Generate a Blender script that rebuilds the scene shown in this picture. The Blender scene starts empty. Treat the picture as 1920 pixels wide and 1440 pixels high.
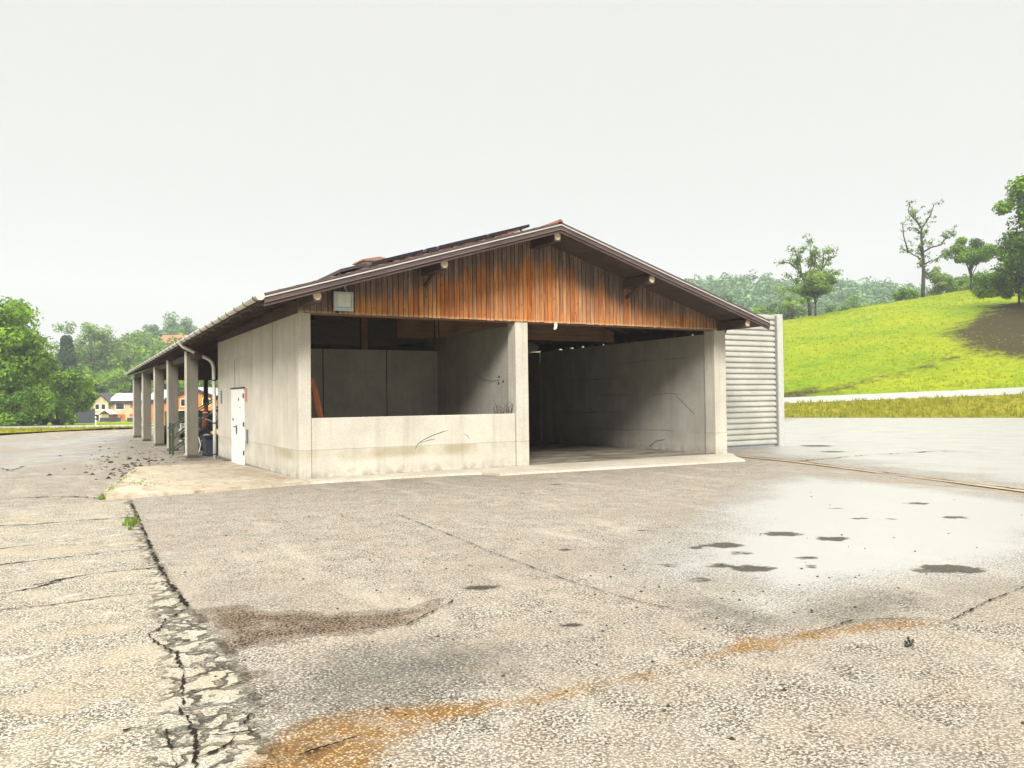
import bpy, math, random
import numpy as np
from mathutils import Matrix, Vector
rng = np.random.default_rng(7); random.seed(7)
S = bpy.context.scene
COL = S.collection
# ------------------------------------------------------------------ camera
YAW, PITCH, ROLL, FPX = 0.5193, 0.0191, -0.0131, 1510.03
C0 = np.array([-4.3909, -16.4625, 1.62])
_f = np.array([math.sin(YAW)*math.cos(PITCH), math.cos(YAW)*math.cos(PITCH), math.sin(PITCH)])
_r = np.array([math.cos(YAW), -math.sin(YAW), 0.0]); _u = np.cross(_r, _f)
CR = math.cos(ROLL)*_r + math.sin(ROLL)*_u
CU = -math.sin(ROLL)*_r + math.cos(ROLL)*_u
cd = bpy.data.cameras.new('camera'); cam = bpy.data.objects.new('camera', cd); COL.objects.link(cam)
M = Matrix.Identity(4)
for i in range(3):
    M[i][0] = CR[i]; M[i][1] = CU[i]; M[i][2] = -_f[i]; M[i][3] = C0[i]
cam.matrix_world = M
cd.sensor_width = 36; cd.lens = FPX/1920*36; cd.clip_end = 3000; cd.clip_start = 0.05
S.camera = cam
# ------------------------------------------------------------------ world, sun, exposure
S.view_settings.view_transform = 'Standard'; S.view_settings.look = 'None'
S.view_settings.gamma = 1; S.view_settings.exposure = 1.0
S.cycles.use_denoising = True
S.cycles.max_bounces = 8; S.cycles.diffuse_bounces = 4; S.cycles.transparent_max_bounces = 8
SUN_EL, SUN_AZ = math.radians(36), math.radians(214)   # azimuth measured from +Y towards +X
W = bpy.data.worlds.new('World'); S.world = W; W.use_nodes = True
nt = W.node_tree; nt.nodes.clear()
def wn(t): return nt.nodes.new(t)
out = wn('ShaderNodeOutputWorld'); bg = wn('ShaderNodeBackground')
sky = wn('ShaderNodeTexSky'); sky.sky_type = 'NISHITA'; sky.sun_disc = False
sky.sun_elevation = SUN_EL; sky.sun_rotation = SUN_AZ
bg0 = wn('ShaderNodeBackground'); bg0.inputs[1].default_value = 0.06
nt.links.new(sky.outputs[0], bg0.inputs[0])
tc = wn('ShaderNodeTexCoord'); sx = wn('ShaderNodeSeparateXYZ'); nt.links.new(tc.outputs['Generated'], sx.inputs[0])
mr = wn('ShaderNodeMapRange'); mr.interpolation_type = 'SMOOTHSTEP'
for i, v in enumerate((0.44, 0.85, 0.392, 2.5)): mr.inputs[i+1].default_value = v
nt.links.new(sx.outputs[2], mr.inputs[0])
bg.inputs[0].default_value = (1.0, 1.005, 0.955, 1)      # closed overcast deck, brightest overhead
nt.links.new(mr.outputs[0], bg.inputs[1])
mxs = wn('ShaderNodeMixShader'); mxs.inputs[0].default_value = 0.98
nt.links.new(bg0.outputs[0], mxs.inputs[1]); nt.links.new(bg.outputs[0], mxs.inputs[2])
nt.links.new(mxs.outputs[0], out.inputs[0])
sd = bpy.data.lights.new('sun', 'SUN'); sd.energy = 2.6; sd.angle = math.radians(20); sd.color = (1, 0.96, 0.9)
sun = bpy.data.objects.new('sun', sd); COL.objects.link(sun)
sv = Vector((math.sin(SUN_AZ)*math.cos(SUN_EL), math.cos(SUN_AZ)*math.cos(SUN_EL), math.sin(SUN_EL)))
sun.rotation_euler = sv.to_track_quat('Z', 'Y').to_euler()
# ------------------------------------------------------------------ helpers
FW = np.array([math.sin(YAW), math.cos(YAW)]); RT = np.array([math.cos(YAW), -math.sin(YAW)])
def wp(u, v):
    p = C0[:2] + RT*u + FW*v
    return float(p[0]), float(p[1])
def uv_of(x, y):
    dx, dy = np.asarray(x)-C0[0], np.asarray(y)-C0[1]
    return dx*RT[0]+dy*RT[1], dx*FW[0]+dy*FW[1]
def at(px, py, v):                       # a spot in the photo at a chosen distance
    d = _f + CR*(px-960)/FPX + CU*(720-py)/FPX
    t = v/(d[:2] @ FW)
    return C0 + d*t
def gp(px, py, z=0.0):                   # a spot in the photo on level ground
    d = _f + CR*(px-960)/FPX + CU*(720-py)/FPX
    return (C0 + d*((z-C0[2])/d[2]))[:2]
def sstep(a, b, x):
    t = np.clip((np.asarray(x, float)-a)/(b-a), 0, 1); return t*t*(3-2*t)

class MB:
    def __init__(s): s.v = []; s.f = []; s.t = []; s.tag = 0.5
    def add(s, vs, fs):
        o = len(s.v); s.v += [tuple(map(float, p)) for p in vs]
        for f in fs: s.f.append([o+i for i in f]); s.t.append(s.tag)
        return s
    def box(s, x0, x1, y0, y1, z0, z1):
        return s.add([(x0,y0,z0),(x1,y0,z0),(x1,y1,z0),(x0,y1,z0),(x0,y0,z1),(x1,y0,z1),(x1,y1,z1),(x0,y1,z1)],
            [(0,3,2,1),(4,5,6,7),(0,1,5,4),(1,2,6,5),(2,3,7,6),(3,0,4,7)])
    def hexa(s, b, t):                   # bottom loop of four, top loop of four
        return s.add(list(b)+list(t), [(0,3,2,1),(4,5,6,7),(0,1,5,4),(1,2,6,5),(2,3,7,6),(3,0,4,7)])
    def beam(s, p, q, w, h, up=(0,0,1)):
        p, q = Vector(p), Vector(q); d = (q-p).normalized(); up = Vector(up)
        if abs(d.dot(up)) > .98: up = Vector((0,1,0))
        a = d.cross(up).normalized()*w/2; b = a.cross(d).normalized()*h/2
        return s.hexa([p-a-b, p+a-b, p+a+b, p-a+b], [q-a-b, q+a-b, q+a+b, q-a+b])
    def tube(s, pts, rad, n=8, cap=True):
        pts = [Vector(p) for p in pts]
        if not hasattr(rad, '__len__'): rad = [rad]*len(pts)
        o = len(s.v); prev = None
        for i, p in enumerate(pts):
            d = (pts[min(i+1, len(pts)-1)]-pts[max(i-1, 0)]).normalized()
            if prev is None:
                a = d.cross(Vector((0,0,1)) if abs(d.z) < .9 else Vector((1,0,0))).normalized()
            else: a = (prev - d*prev.dot(d)).normalized()
            prev = a; b = d.cross(a)
            for k in range(n):
                w = 2*math.pi*k/n
                s.v.append(tuple(p + (a*math.cos(w)+b*math.sin(w))*rad[i]))
        for i in range(len(pts)-1):
            for k in range(n):
                k2 = (k+1) % n
                s.f.append([o+i*n+k, o+i*n+k2, o+(i+1)*n+k2, o+(i+1)*n+k]); s.t.append(s.tag)
        if cap:
            s.f.append([o+k for k in range(n)][::-1]); s.t.append(s.tag)
            s.f.append([o+(len(pts)-1)*n+k for k in range(n)]); s.t.append(s.tag)
        return s
    def lathe(s, c, prof, n=16, axis='Z'):
        o = len(s.v)
        for (r, h) in prof:
            for k in range(n):
                w = 2*math.pi*k/n; a, b = r*math.cos(w), r*math.sin(w)
                q = {'Z': (a, b, h), 'Y': (a, h, b), 'X': (h, a, b)}[axis]
                s.v.append((c[0]+q[0], c[1]+q[1], c[2]+q[2]))
        for i in range(len(prof)-1):
            for k in range(n):
                k2 = (k+1) % n
                s.f.append([o+i*n+k, o+i*n+k2, o+(i+1)*n+k2, o+(i+1)*n+k]); s.t.append(s.tag)
        return s
    def build(s, name, mat, parent=None, bevel=0, smooth=False):
        me = bpy.data.meshes.new(name); me.from_pydata(s.v, [], s.f); me.update()
        a = me.attributes.new('rnd', 'FLOAT', 'FACE'); a.data.foreach_set('value', s.t)
        return link(name, me, mat, parent, bevel, smooth)
def link(name, me, mat, parent=None, bevel=0, smooth=False):
    me.materials.append(mat)
    o = bpy.data.objects.new(name, me); COL.objects.link(o)
    if smooth: me.polygons.foreach_set('use_smooth', [True]*len(me.polygons))
    if bevel:
        m = o.modifiers.new('bevel', 'BEVEL'); m.width = bevel; m.segments = 2; m.limit_method = 'ANGLE'
    if parent is not None:
        o.parent = parent
        b = parent; off = Vector((0,0,0))
        while b is not None: off += b.location; b = b.parent
        o.location = -off
    return o
def np_mesh(name, v, faces_n, loops, attrs=None, vattrs=None):
    me = bpy.data.meshes.new(name)
    nf = len(loops)//faces_n
    me.vertices.add(len(v)); me.vertices.foreach_set('co', np.asarray(v, np.float32).ravel())
    me.loops.add(len(loops)); me.loops.foreach_set('vertex_index', np.asarray(loops, np.int32))
    me.polygons.add(nf); me.polygons.foreach_set('loop_start', np.arange(nf, dtype=np.int32)*faces_n)
    for k, a in (attrs or {}).items():
        at_ = me.attributes.new(k, 'FLOAT', 'FACE'); at_.data.foreach_set('value', np.asarray(a, np.float32))
    for k, a in (vattrs or {}).items():
        at_ = me.attributes.new(k, 'FLOAT', 'POINT'); at_.data.foreach_set('value', np.asarray(a, np.float32))
    me.update(calc_edges=True)
    return me
def grid_mesh(name, X, Y, Z, vattrs=None):
    n, m = X.shape
    v = np.stack([X, Y, Z], -1).reshape(-1, 3)
    i = np.arange(n*m).reshape(n, m)
    q = np.stack([i[:-1,:-1], i[1:,:-1], i[1:,1:], i[:-1,1:]], -1).reshape(-1, 4)
    a = v[q[0,0]]; b = v[q[0,1]]; c = v[q[0,2]]
    if np.cross(b-a, c-a)[2] < 0: q = q[:, ::-1]
    return np_mesh(name, v, 4, q.ravel(), None, {k: x.ravel() for k, x in (vattrs or {}).items()})
def tag(o, label=None, cat=None, group=None, kind=None):
    if label: o['label'] = label
    if cat: o['category'] = cat
    if group: o['group'] = group
    if kind: o['kind'] = kind
    return o
def thing(name, loc, label, cat, group=None):
    o = bpy.data.objects.new(name, None); COL.objects.link(o); o.location = loc; o.empty_display_size = .3
    return tag(o, label, cat, group)
# ------------------------------------------------------------------ material helpers
class N:
    def __init__(s, name):
        s.m = bpy.data.materials.new(name); s.m.use_nodes = True; s.t = s.m.node_tree; s.t.nodes.clear()
        s.o = s.t.nodes.new('ShaderNodeOutputMaterial'); s.p = None
    def n(s, t, **k):
        x = s.t.nodes.new(t)
        for a, b in k.items(): setattr(x, a, b)
        return x
    def put(s, sock, val):
        if hasattr(val, 'is_output') or isinstance(val, bpy.types.NodeSocket): s.t.links.new(val, sock)
        elif isinstance(val, (tuple, list)) and len(val) == 3 and sock.type == 'RGBA': sock.default_value = (*val, 1)
        else: sock.default_value = val
    def pos(s):
        if s.p is None: s.p = s.n('ShaderNodeNewGeometry').outputs['Position']
        return s.p
    def scaled(s, sc, rot=None):
        x = s.n('ShaderNodeMapping'); s.put(x.inputs[0], s.pos()); x.inputs['Scale'].default_value = sc
        if rot: x.inputs['Rotation'].default_value = rot
        return x.outputs[0]
    def noise(s, scale, detail=4, vec=None, rough=.55, dist=0):
        x = s.n('ShaderNodeTexNoise'); s.put(x.inputs['Vector'], vec or s.pos())
        x.inputs['Scale'].default_value = scale; x.inputs['Detail'].default_value = detail
        x.inputs['Roughness'].default_value = rough; x.inputs['Distortion'].default_value = dist
        return x.outputs[0]
    def vor(s, scale, feat='F1', vec=None, rnd=1):
        x = s.n('ShaderNodeTexVoronoi', feature=feat); s.put(x.inputs['Vector'], vec or s.pos())
        x.inputs['Scale'].default_value = scale; x.inputs['Randomness'].default_value = rnd
        return x
    def attr(s, name): return s.n('ShaderNodeAttribute', attribute_name=name).outputs['Fac']
    def math(s, op, a, b=0.0, c=None):
        x = s.n('ShaderNodeMath', operation=op); s.put(x.inputs[0], a); s.put(x.inputs[1], b)
        if c is not None: s.put(x.inputs[2], c)
        return x.outputs[0]
    def rng(s, v, a, b, c=0.0, d=1.0, smooth=False):
        x = s.n('ShaderNodeMapRange')
        if smooth: x.interpolation_type = 'SMOOTHSTEP'
        for i, q in enumerate((v, a, b, c, d)): s.put(x.inputs[i], q)
        return x.outputs[0]
    def mix(s, f, a, b, mode='MIX'):
        x = s.n('ShaderNodeMix', data_type='RGBA', blend_type=mode)
        s.put(x.inputs[0], f); s.put(x.inputs[6], a); s.put(x.inputs[7], b); return x.outputs[2]
    def xyz(s):
        x = s.n('ShaderNodeSeparateXYZ'); s.put(x.inputs[0], s.pos()); return x.outputs
    def bump(s, h, strength=.5, dist=.01, nrm=None):
        x = s.n('ShaderNodeBump'); s.put(x.inputs['Height'], h); s.put(x.inputs['Strength'], strength); x.inputs['Distance'].default_value = dist
        if nrm is not None: s.put(x.inputs['Normal'], nrm)
        return x.outputs[0]
    def bsdf(s, col, rough=.8, nrm=None, metal=0, spec=.5):
        x = s.n('ShaderNodeBsdfPrincipled'); s.put(x.inputs['Base Color'], col); s.put(x.inputs['Roughness'], rough)
        s.put(x.inputs['Metallic'], metal); s.put(x.inputs['Specular IOR Level'], spec)
        if nrm is not None: s.put(x.inputs['Normal'], nrm)
        return x.outputs[0]
    def done(s, sh): s.t.links.new(sh, s.o.inputs[0]); return s.m
def m_plain(name, c, rough=.6, metal=0, var=.15, scale=8, bump=0.1):
    spec = .08 if rough >= .75 else .35
    n = N(name); f = n.noise(scale, 5)
    d = tuple(x*(1-var) for x in c); l = tuple(min(1, x*(1+var)) for x in c)
    col = n.mix(n.rng(f, .3, .7), d, l)
    return n.done(n.bsdf(col, rough, n.bump(n.noise(scale*6, 3), bump, .004), metal, spec))
def m_concrete(name, base, algae=.6):
    n = N(name); X, Y, Z = n.xyz()
    d = tuple(x*.84 for x in base); l = tuple(x*1.10 for x in base)
    c = n.mix(n.rng(n.noise(1.1, 8, rough=.65), .32, .68), d, l)
    st = n.noise(1, 6, n.scaled((5, 5, .35)), .6)
    c = n.mix(n.rng(st, .52, .75, 0, .45), c, (base[0]*.62, base[1]*.58, base[2]*.48))
    # damp band with algae near the form joint
    band = n.math('MULTIPLY', n.rng(Z, .30, .50, 0, 1, True), n.rng(Z, .60, .63, 1, 0, True))
    band = n.math('MULTIPLY', band, n.rng(n.noise(.9, 5), .42, .62))
    c = n.mix(n.math('MULTIPLY', band, algae), c, (.25, .21, .09))
    line = n.math('ABSOLUTE', n.math('SUBTRACT', Z, n.math('ADD', .615, n.math('MULTIPLY', n.noise(3, 3), .02))))
    c = n.mix(n.rng(line, .004, .012, .45*min(1, algae*2), 0), c, (.14, .11, .06))
    base_dirt_shade = n.math('MULTIPLY', n.rng(Z, .0, .28, 1, 0), n.rng(n.noise(6, 6), .4, .62))  # dirt and contact shade at the wall foot, both put into the colour
    c = n.mix(n.math('MULTIPLY', base_dirt_shade, .6), c, (.12, .10, .07))
    c = n.mix(n.rng(n.math('ADD', Z, n.math('MULTIPLY', n.noise(9, 4), .05)), .03, .09, .8, 0), c, (.03, .026, .02))  # dark contact line along the ground, shade painted in
    v = n.vor(16); pits = n.math('MULTIPLY', n.rng(v.outputs['Distance'], .03, .10, 1, 0), n.rng(n.noise(4, 3), .5, .66))
    c = n.mix(n.math('MULTIPLY', pits, .85), c, (.03, .027, .022))
    c = n.mix(n.rng(n.noise(38, 5, rough=.75), .46, .66, 0, .55), c, tuple(x*.5 for x in base))
    v2 = n.vor(5.5); c = n.mix(n.math('MULTIPLY', n.rng(v2.outputs['Distance'], .03, .06, 1, 0), .6), c, (.05, .045, .035))
    ln = n.noise(1, 2, n.scaled((14, 14, .15)), .5); c = n.mix(n.rng(n.math('ABSOLUTE', n.math('SUBTRACT', ln, .5)), .0, .012, .22, 0), c, tuple(x*.45 for x in base))
    h = n.math('ADD', n.noise(28, 6), n.math('MULTIPLY', pits, -1.2))
    return n.done(n.bsdf(c, .85, n.bump(h, .35, .01), 0, .12))
def m_boards(name):
    n = N(name); X, Y, Z = n.xyz(); r = n.attr('rnd')
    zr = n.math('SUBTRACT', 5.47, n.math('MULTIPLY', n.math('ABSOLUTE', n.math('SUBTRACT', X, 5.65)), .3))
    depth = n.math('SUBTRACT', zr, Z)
    grain = n.noise(1, 6, n.scaled((38, 38, 1.6)), .65, .6)
    r2 = n.math('FRACT', n.math('MULTIPLY', r, 7.31)); r3 = n.math('FRACT', n.math('MULTIPLY', r, 17.7))
    th = n.math('ADD', .18, n.math('MULTIPLY', r2, .40))
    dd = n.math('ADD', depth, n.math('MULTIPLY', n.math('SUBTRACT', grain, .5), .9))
    low = n.rng(n.math('ADD', Z, n.math('MULTIPLY', n.math('SUBTRACT', grain, .5), .5)), 3.62, 3.95, 1, 0)
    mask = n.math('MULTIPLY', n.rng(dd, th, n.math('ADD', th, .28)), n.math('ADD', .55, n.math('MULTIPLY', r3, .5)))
    mask = n.math('MINIMUM', n.math('MAXIMUM', mask, n.math('MULTIPLY', low, .9)), 1.0)
    # boards near both ends of the gable stay greyer and darker
    ends = n.math('MULTIPLY', n.rng(X, .5, 1.3), n.rng(X, 10.4, 11.6, 1, .2))
    mask = n.math('MULTIPLY', mask, ends)
    org = n.mix(r, (.47, .15, .042), (.62, .27, .09))
    org = n.mix(n.rng(r2, .55, 1, 0, .75), org, (.52, .32, .17))
    org = n.mix(n.rng(grain, .40, .66, 0, .8), org, (.15, .05, .016))
    gry = n.mix(r3, (.15, .10, .085), (.29, .20, .155))  # upper boards: grey wear and the roof overhang's shade, both in the colour
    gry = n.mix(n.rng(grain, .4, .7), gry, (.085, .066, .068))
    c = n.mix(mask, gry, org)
    k = n.vor(1, vec=n.scaled((8.5, 8.5, 3.2))); knot = n.rng(k.outputs['Distance'], .07, .13, 1, 0)
    c = n.mix(n.math('MULTIPLY', knot, .75), c, (.05, .018, .008))
    drip = n.rng(Z, 3.465, 3.52, 1, 0)
    c = n.mix(n.math('MULTIPLY', drip, .55), c, (.62, .45, .25))
    return n.done(n.bsdf(c, .75, n.bump(grain, .4, .006), 0, .08))
def m_wood(name, a, b, axis=(1.5, 30, 30), rough=.75):
    n = N(name); g = n.noise(1, 6, n.scaled(axis), .65, .5)
    c = n.mix(n.rng(g, .3, .7), a, b); c = n.mix(n.rng(n.noise(1.3, 4), .45, .7, 0, .5), c, tuple(x*.6 for x in a))
    r = n.attr('rnd'); c = n.mix(n.rng(r, 0, 1, 0, .35), c, tuple(x*.5 for x in b))
    return n.done(n.bsdf(c, rough, n.bump(g, .3, .005), 0, .08))
def m_leaf(name, dark, light, rough=.55):
    n = N(name); t = n.attr('tint')
    c = n.mix(t, dark, light)
    d = n.bsdf(c, rough, None, 0, .10)
    tr = n.n('ShaderNodeBsdfTranslucent'); n.put(tr.inputs[0], n.mix(.5, c, light))
    ms = n.n('ShaderNodeMixShader'); ms.inputs[0].default_value = .22
    n.t.links.new(d, ms.inputs[1]); n.t.links.new(tr.outputs[0], ms.inputs[2])
    return n.done(ms.outputs[0])
def m_bark(name, c=(.09, .07, .055)):
    n = N(name); g = n.noise(1, 6, n.scaled((9, 9, 2)), .7)
    col = n.mix(n.rng(g, .3, .7), tuple(x*.5 for x in c), tuple(x*1.5 for x in c))
    return n.done(n.bsdf(col, .9, n.bump(g, .6, .03), 0, .08))

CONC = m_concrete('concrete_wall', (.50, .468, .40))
CONC_COL_SHADED = m_concrete('shaded_column_concrete', (.16, .145, .118), .1)  # darker than the walls: eave shade on the columns put into the colour
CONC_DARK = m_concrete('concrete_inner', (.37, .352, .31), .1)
BOARDS = m_boards('worn_shaded_gable_boards')
WOOD_DK = m_wood('dark_timber', (.065, .048, .045), (.12, .09, .085))
WOOD_BR = m_wood('brown_timber', (.20, .115, .08), (.30, .185, .13))
WOOD_PK = m_wood('weathered_pinkish_board', (.15, .105, .10), (.25, .18, .165))
WOOD_V = m_wood('dark_timber_upright', (.10, .075, .07), (.17, .125, .115), (30, 30, 1.5))
WOOD_RED = m_wood('reddish_plank', (.34, .10, .045), (.5, .19, .09), (20, 20, 2))
ENDGR = m_plain('end_grain', (.62, .50, .36), .8, 0, .2, 25)
TILE = m_plain('clay_tile', (.23, .10, .07), .8, 0, .35, 5, .2)
FLASH = m_plain('pale_flashing', (.46, .43, .41), .4, .2, .1)
GUTTER = m_plain('pale_gutter_metal', (.60, .59, .54), .35, .25, .12, 6)
DARKMET = m_plain('dark_metal', (.05, .05, .052), .5, .4)
PVGLASS = m_plain('solar_glass', (.012, .014, .022), .15, 0, .2)
DOORW = m_plain('white_door_paint', (.66, .66, .63), .45, 0, .06, 5)
BLACK = m_plain('black_plastic', (.015, .015, .016), .5)
GALV = m_plain('galvanised', (.35, .38, .40), .45, .5)
# ------------------------------------------------------------------ terrain heights
VE_U = np.array([-400, -200, -60, -30, -27.5, -26, 10, 20.5, 33, 50, 80, 400.]); VE_V = np.array([37, 38, 40, 41, 56, 62, 62, 59.7, 52, 42, 32, 32.])
def v_edge(u): return np.interp(u, VE_U, VE_V)
def left_h(v): return np.where(v < 50, 0, -.0175*(np.minimum(v, 170)-50))
def road_z(u): return np.clip(.79+.037*(u-20.5), .2, 2.2)
def terr(u, v):
    u = np.asarray(u, float); v = np.asarray(v, float)
    L = left_h(v) - .08
    L = L + 18*sstep(150, 310, v)*sstep(-260, -60, u) + 5*sstep(150, 330, v)
    s = v - v_edge(u); zr = road_z(u)
    zc = np.clip(13.8+.157*(u-44), -2, 24)
    vc = 130.0
    s_top = np.maximum(vc - v_edge(u), 20)
    R = np.where(s < 0, 0, np.where(s < 10, zr*sstep(0, 10, s)*.4+zr*np.clip(s/10, 0, 1)*.6, np.where(s < 17, zr+.06*(s-10), 0)))
    q = np.clip((s-17)/(s_top-17), 0, 1)
    hill = (zr+.42) + (zc-zr-.42)*(q**.92)
    hill = hill - np.clip(v-vc, 0, 200)*.10 + .35*np.sin(u*.21+v*.13)*np.clip(q*3, 0, 1)*np.clip((1-q)*6, 0, 1)
    R = np.where(s >= 17, hill, R)
    R = np.where(s < 0, -.08, R)
    w = sstep(-42, 8, u)
    near = np.where(v < v_edge(u), -.35, L*(1-w)+R*w)
    return near
def zt(x, y):
    u, v = uv_of(x, y); return float(terr(u, v))
def yard_h(x, y):
    u, v = uv_of(x, y)
    return -.10*sstep(0, 8, y)*sstep(1.0, -.6, x)*sstep(60, 30, v) + np.where(u < 0, left_h(v), 0)*1.0
# ------------------------------------------------------------------ fields for the yard
def seg_dist(x, y, pts, signed=False):
    pts = np.asarray(pts, float); best = np.full(np.shape(x), 1e9); sg = np.ones(np.shape(x)); par = np.zeros(np.shape(x))
    L = 0
    for i in range(len(pts)-1):
        a, b = pts[i], pts[i+1]; d = b-a; l2 = d@d
        t0 = ((x-a[0])*d[0]+(y-a[1])*d[1])/l2
        lo = -1e9 if (i == 0 and signed) else 0; hi = 1e9 if (i == len(pts)-2 and signed) else 1
        t = np.clip(t0, lo, hi)
        px, py = x-(a[0]+t*d[0]), y-(a[1]+t*d[1]); dd = np.hypot(px, py)
        c = d[0]*(y-a[1])-d[1]*(x-a[0])
        up = dd < best; best = np.where(up, dd, best); sg = np.where(up, np.sign(c), sg); par = np.where(up, i+np.clip(t, 0, 1), par)
    return (best*sg, par) if signed else (best, par)
def poly_sd(x, y, pts):
    pts = np.asarray(pts, float); q = np.vstack([pts, pts[:1]])
    d, _ = seg_dist(x, y, q); ins = np.zeros(np.shape(x), bool)
    for i in range(len(pts)):
        a, b = q[i], q[i+1]
        cond = ((a[1] > y) != (b[1] > y)) & (x < (b[0]-a[0])*(y-a[1])/(b[1]-a[1]+1e-12)+a[0])
        ins ^= cond
    return np.where(ins, d, -d)
G = lambda *pp: [gp(*p) for p in pp]
# ------------------------------------------------------------------ yard mesh
def build_yard():
    us = np.concatenate([-np.geomspace(14, 160, 46)[::-1][:-1], np.arange(-14, 14.01, .14), np.geomspace(14, 120, 42)[1:]])
    vs0 = np.concatenate([np.arange(-3, 1.5, .5), np.arange(1.6, 22, .12)])
    tt = np.linspace(0, 1, 46)**1.5
    U = np.repeat(us[:, None], len(vs0)+len(tt), 1)
    V = np.concatenate([np.repeat(vs0[None], len(us), 0), 22+(v_edge(us)[:, None]-22)*tt[None]], 1)
    X = C0[0]+RT[0]*U+FW[0]*V; Y = C0[1]+RT[1]*U+FW[1]*V
    Z = yard_h(X, Y)
    border = G((245, 940), (262, 985), (290, 1045), (318, 1090), (345, 1135), (385, 1165), (415, 1205), (455, 1260), (480, 1330), (530, 1440))
    aL, _ = seg_dist(X, Y, border[::-1], True)          # positive on the old slab side
    aL = np.where(Y > -1.3, np.minimum(aL, -.3), aL)
    oc = G((520, 1440), (640, 1375), (760, 1345), (900, 1325), (1000, 1312), (1060, 1300), (1150, 1278), (1290, 1245), (1400, 1212), (1500, 1195), (1600, 1178), (1700, 1168), (1780, 1166))
    ow = np.array([.16, .16, .13, .07, .05, .05, .03, .025, .06, .09, .08, .11, .02])
    d, par = seg_dist(X, Y, oc); aO = np.interp(par, np.arange(len(ow)), ow) - d
    oc2 = G((515, 1375), (620, 1335), (800, 1318), (880, 1335), (740, 1390), (680, 1470), (500, 1520))
    aO = np.maximum(aO, np.minimum(poly_sd(X, Y, oc2)*.9, .07))
    oc3 = G((1350, 1180), (1420, 1200), (1500, 1195), (1480, 1215), (1400, 1222))
    aO = np.maximum(aO, poly_sd(X, Y, oc3))
    pud = G((1290, 1000), (1220, 1040), (1200, 1075), (1270, 1095), (1340, 1080), (1400, 1110), (1500, 1135), (1560, 1125), (1640, 1100), (1760, 1090), (1880, 1075), (2000, 1060),
            (2050, 960), (1920, 935), (1760, 915), (1600, 900), (1500, 890), (1430, 905), (1380, 935), (1340, 965))
    aW = poly_sd(X, Y, pud)
    for pl in (G((1410, 1115), (1470, 1105), (1500, 1128), (1450, 1140)), G((1560, 1080), (1700, 1085), (1640, 1100), (1560, 1095))):
        aW = np.maximum(aW, poly_sd(X, Y, pl)*1.5+.15)
    # everything beyond the drain on the right is standing wet
    u, v = uv_of(X, Y)
    far = G((1372, 852), (1500, 862), (1650, 884), (1920, 918), (2300, 960), (2600, 800), (2300, 782), (1480, 783), (1380, 800))
    aW = np.maximum(aW, np.clip(poly_sd(X, Y, far)*.5, -1, .9)-.25)
    aW = np.maximum(aW, np.clip(poly_sd(X, Y, G((-100, 885), (60, 875), (260, 850), (240, 825), (60, 840), (-100, 850)))*.4, -1, .45)-.42)
    aW = np.maximum(aW, np.clip(poly_sd(X, Y, G((-80, 830), (100, 838), (250, 826), (250, 805), (225, 805), (100, 822)))*.4, -1, .5)-.3)
    isl = [(1720, 944, .17), (1790, 970, .17), (1612, 972, .12), (1668, 973, .09), (1566, 953, .09), (1465, 1001, .22), (1355, 1022, .22), (1300, 1027, .10), (1392, 1037, .12), (1508, 1046, .11),
           (1515, 1062, .08), (1310, 1087, .11), (1248, 1060, .11), (1060, 1030, .08), (1780, 1066, .26), (1735, 1070, .12), (1825, 1071, .13), (1410, 1066, .2), (1345, 1060, .14), (1560, 1010, .2),
           (1530, 836, .6), (1560, 847, .4), (895, 1103, .12), (920, 1100, .10), (1075, 1172, .07), (1510, 875, .08), (1700, 905, .08), (1040, 908, .12), (985, 925, .10), (1210, 995, .1)]
    aK = np.full(X.shape, -9.)
    fw2 = FW
    for (px, py, r) in isl:
        c = gp(px, py); du = (X-c[0])*RT[0]+(Y-c[1])*RT[1]; dv = (X-c[0])*FW[0]+(Y-c[1])*FW[1]
        aK = np.maximum(aK, r-np.hypot(du, dv*1.35))
    aS = poly_sd(X, Y, G((372, 1140), (440, 1136), (500, 1143), (640, 1150), (760, 1140), (835, 1122), (790, 1155), (700, 1190), (560, 1195), (440, 1225), (395, 1180)))
    aS = np.maximum(aS, .7*poly_sd(X, Y, G((385, 1170), (430, 1195), (470, 1235), (530, 1290), (560, 1340), (600, 1380), (590, 1500), (540, 1500), (520, 1400), (480, 1310), (440, 1240), (405, 1200)))-.03)
    aD = poly_sd(X, Y, G((500, 1300), (540, 1250), (660, 1215), (860, 1200), (1000, 1225), (960, 1275), (760, 1330), (600, 1350), (520, 1340)))
    aD = np.maximum(aD, poly_sd(X, Y, G((1250, 1130), (1330, 1120), (1450, 1150), (1640, 1110), (1760, 1130), (1640, 1165), (1480, 1180), (1330, 1170))))
    me = grid_mesh('yard', X, Y, Z, dict(aL=aL, aO=aO, aW=aW, aK=aK, aS=aS, aD=aD))
    me.polygons.foreach_set('use_smooth', [True]*len(me.polygons))
    n = N('yard_asphalt')
    L, O, Wt, K, St, D = (n.attr(a) for a in ('aL', 'aO', 'aW', 'aK', 'aS', 'aD'))
    def wob(x, amt, sc, det=5):
        return n.math('ADD', x, n.math('MULTIPLY', n.math('SUBTRACT', n.noise(sc, det, rough=.65), .5), amt))
    big = n.noise(.35, 6, rough=.6); mid = n.noise(2.2, 6, rough=.65); fine = n.noise(30, 5, rough=.7)
    v1 = n.vor(58); v2 = n.vor(23)
    val = n.n('ShaderNodeSeparateColor'); n.put(val.inputs[0], v1.outputs['Color'])
    val2 = n.n('ShaderNodeSeparateColor'); n.put(val2.inputs[0], v2.outputs['Color'])
    peb = n.math('MULTIPLY', n.rng(v1.outputs['Distance'], .20, .70, 1, .05), n.rng(val.outputs[0], 0, 1, .25, 1.2))
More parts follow.
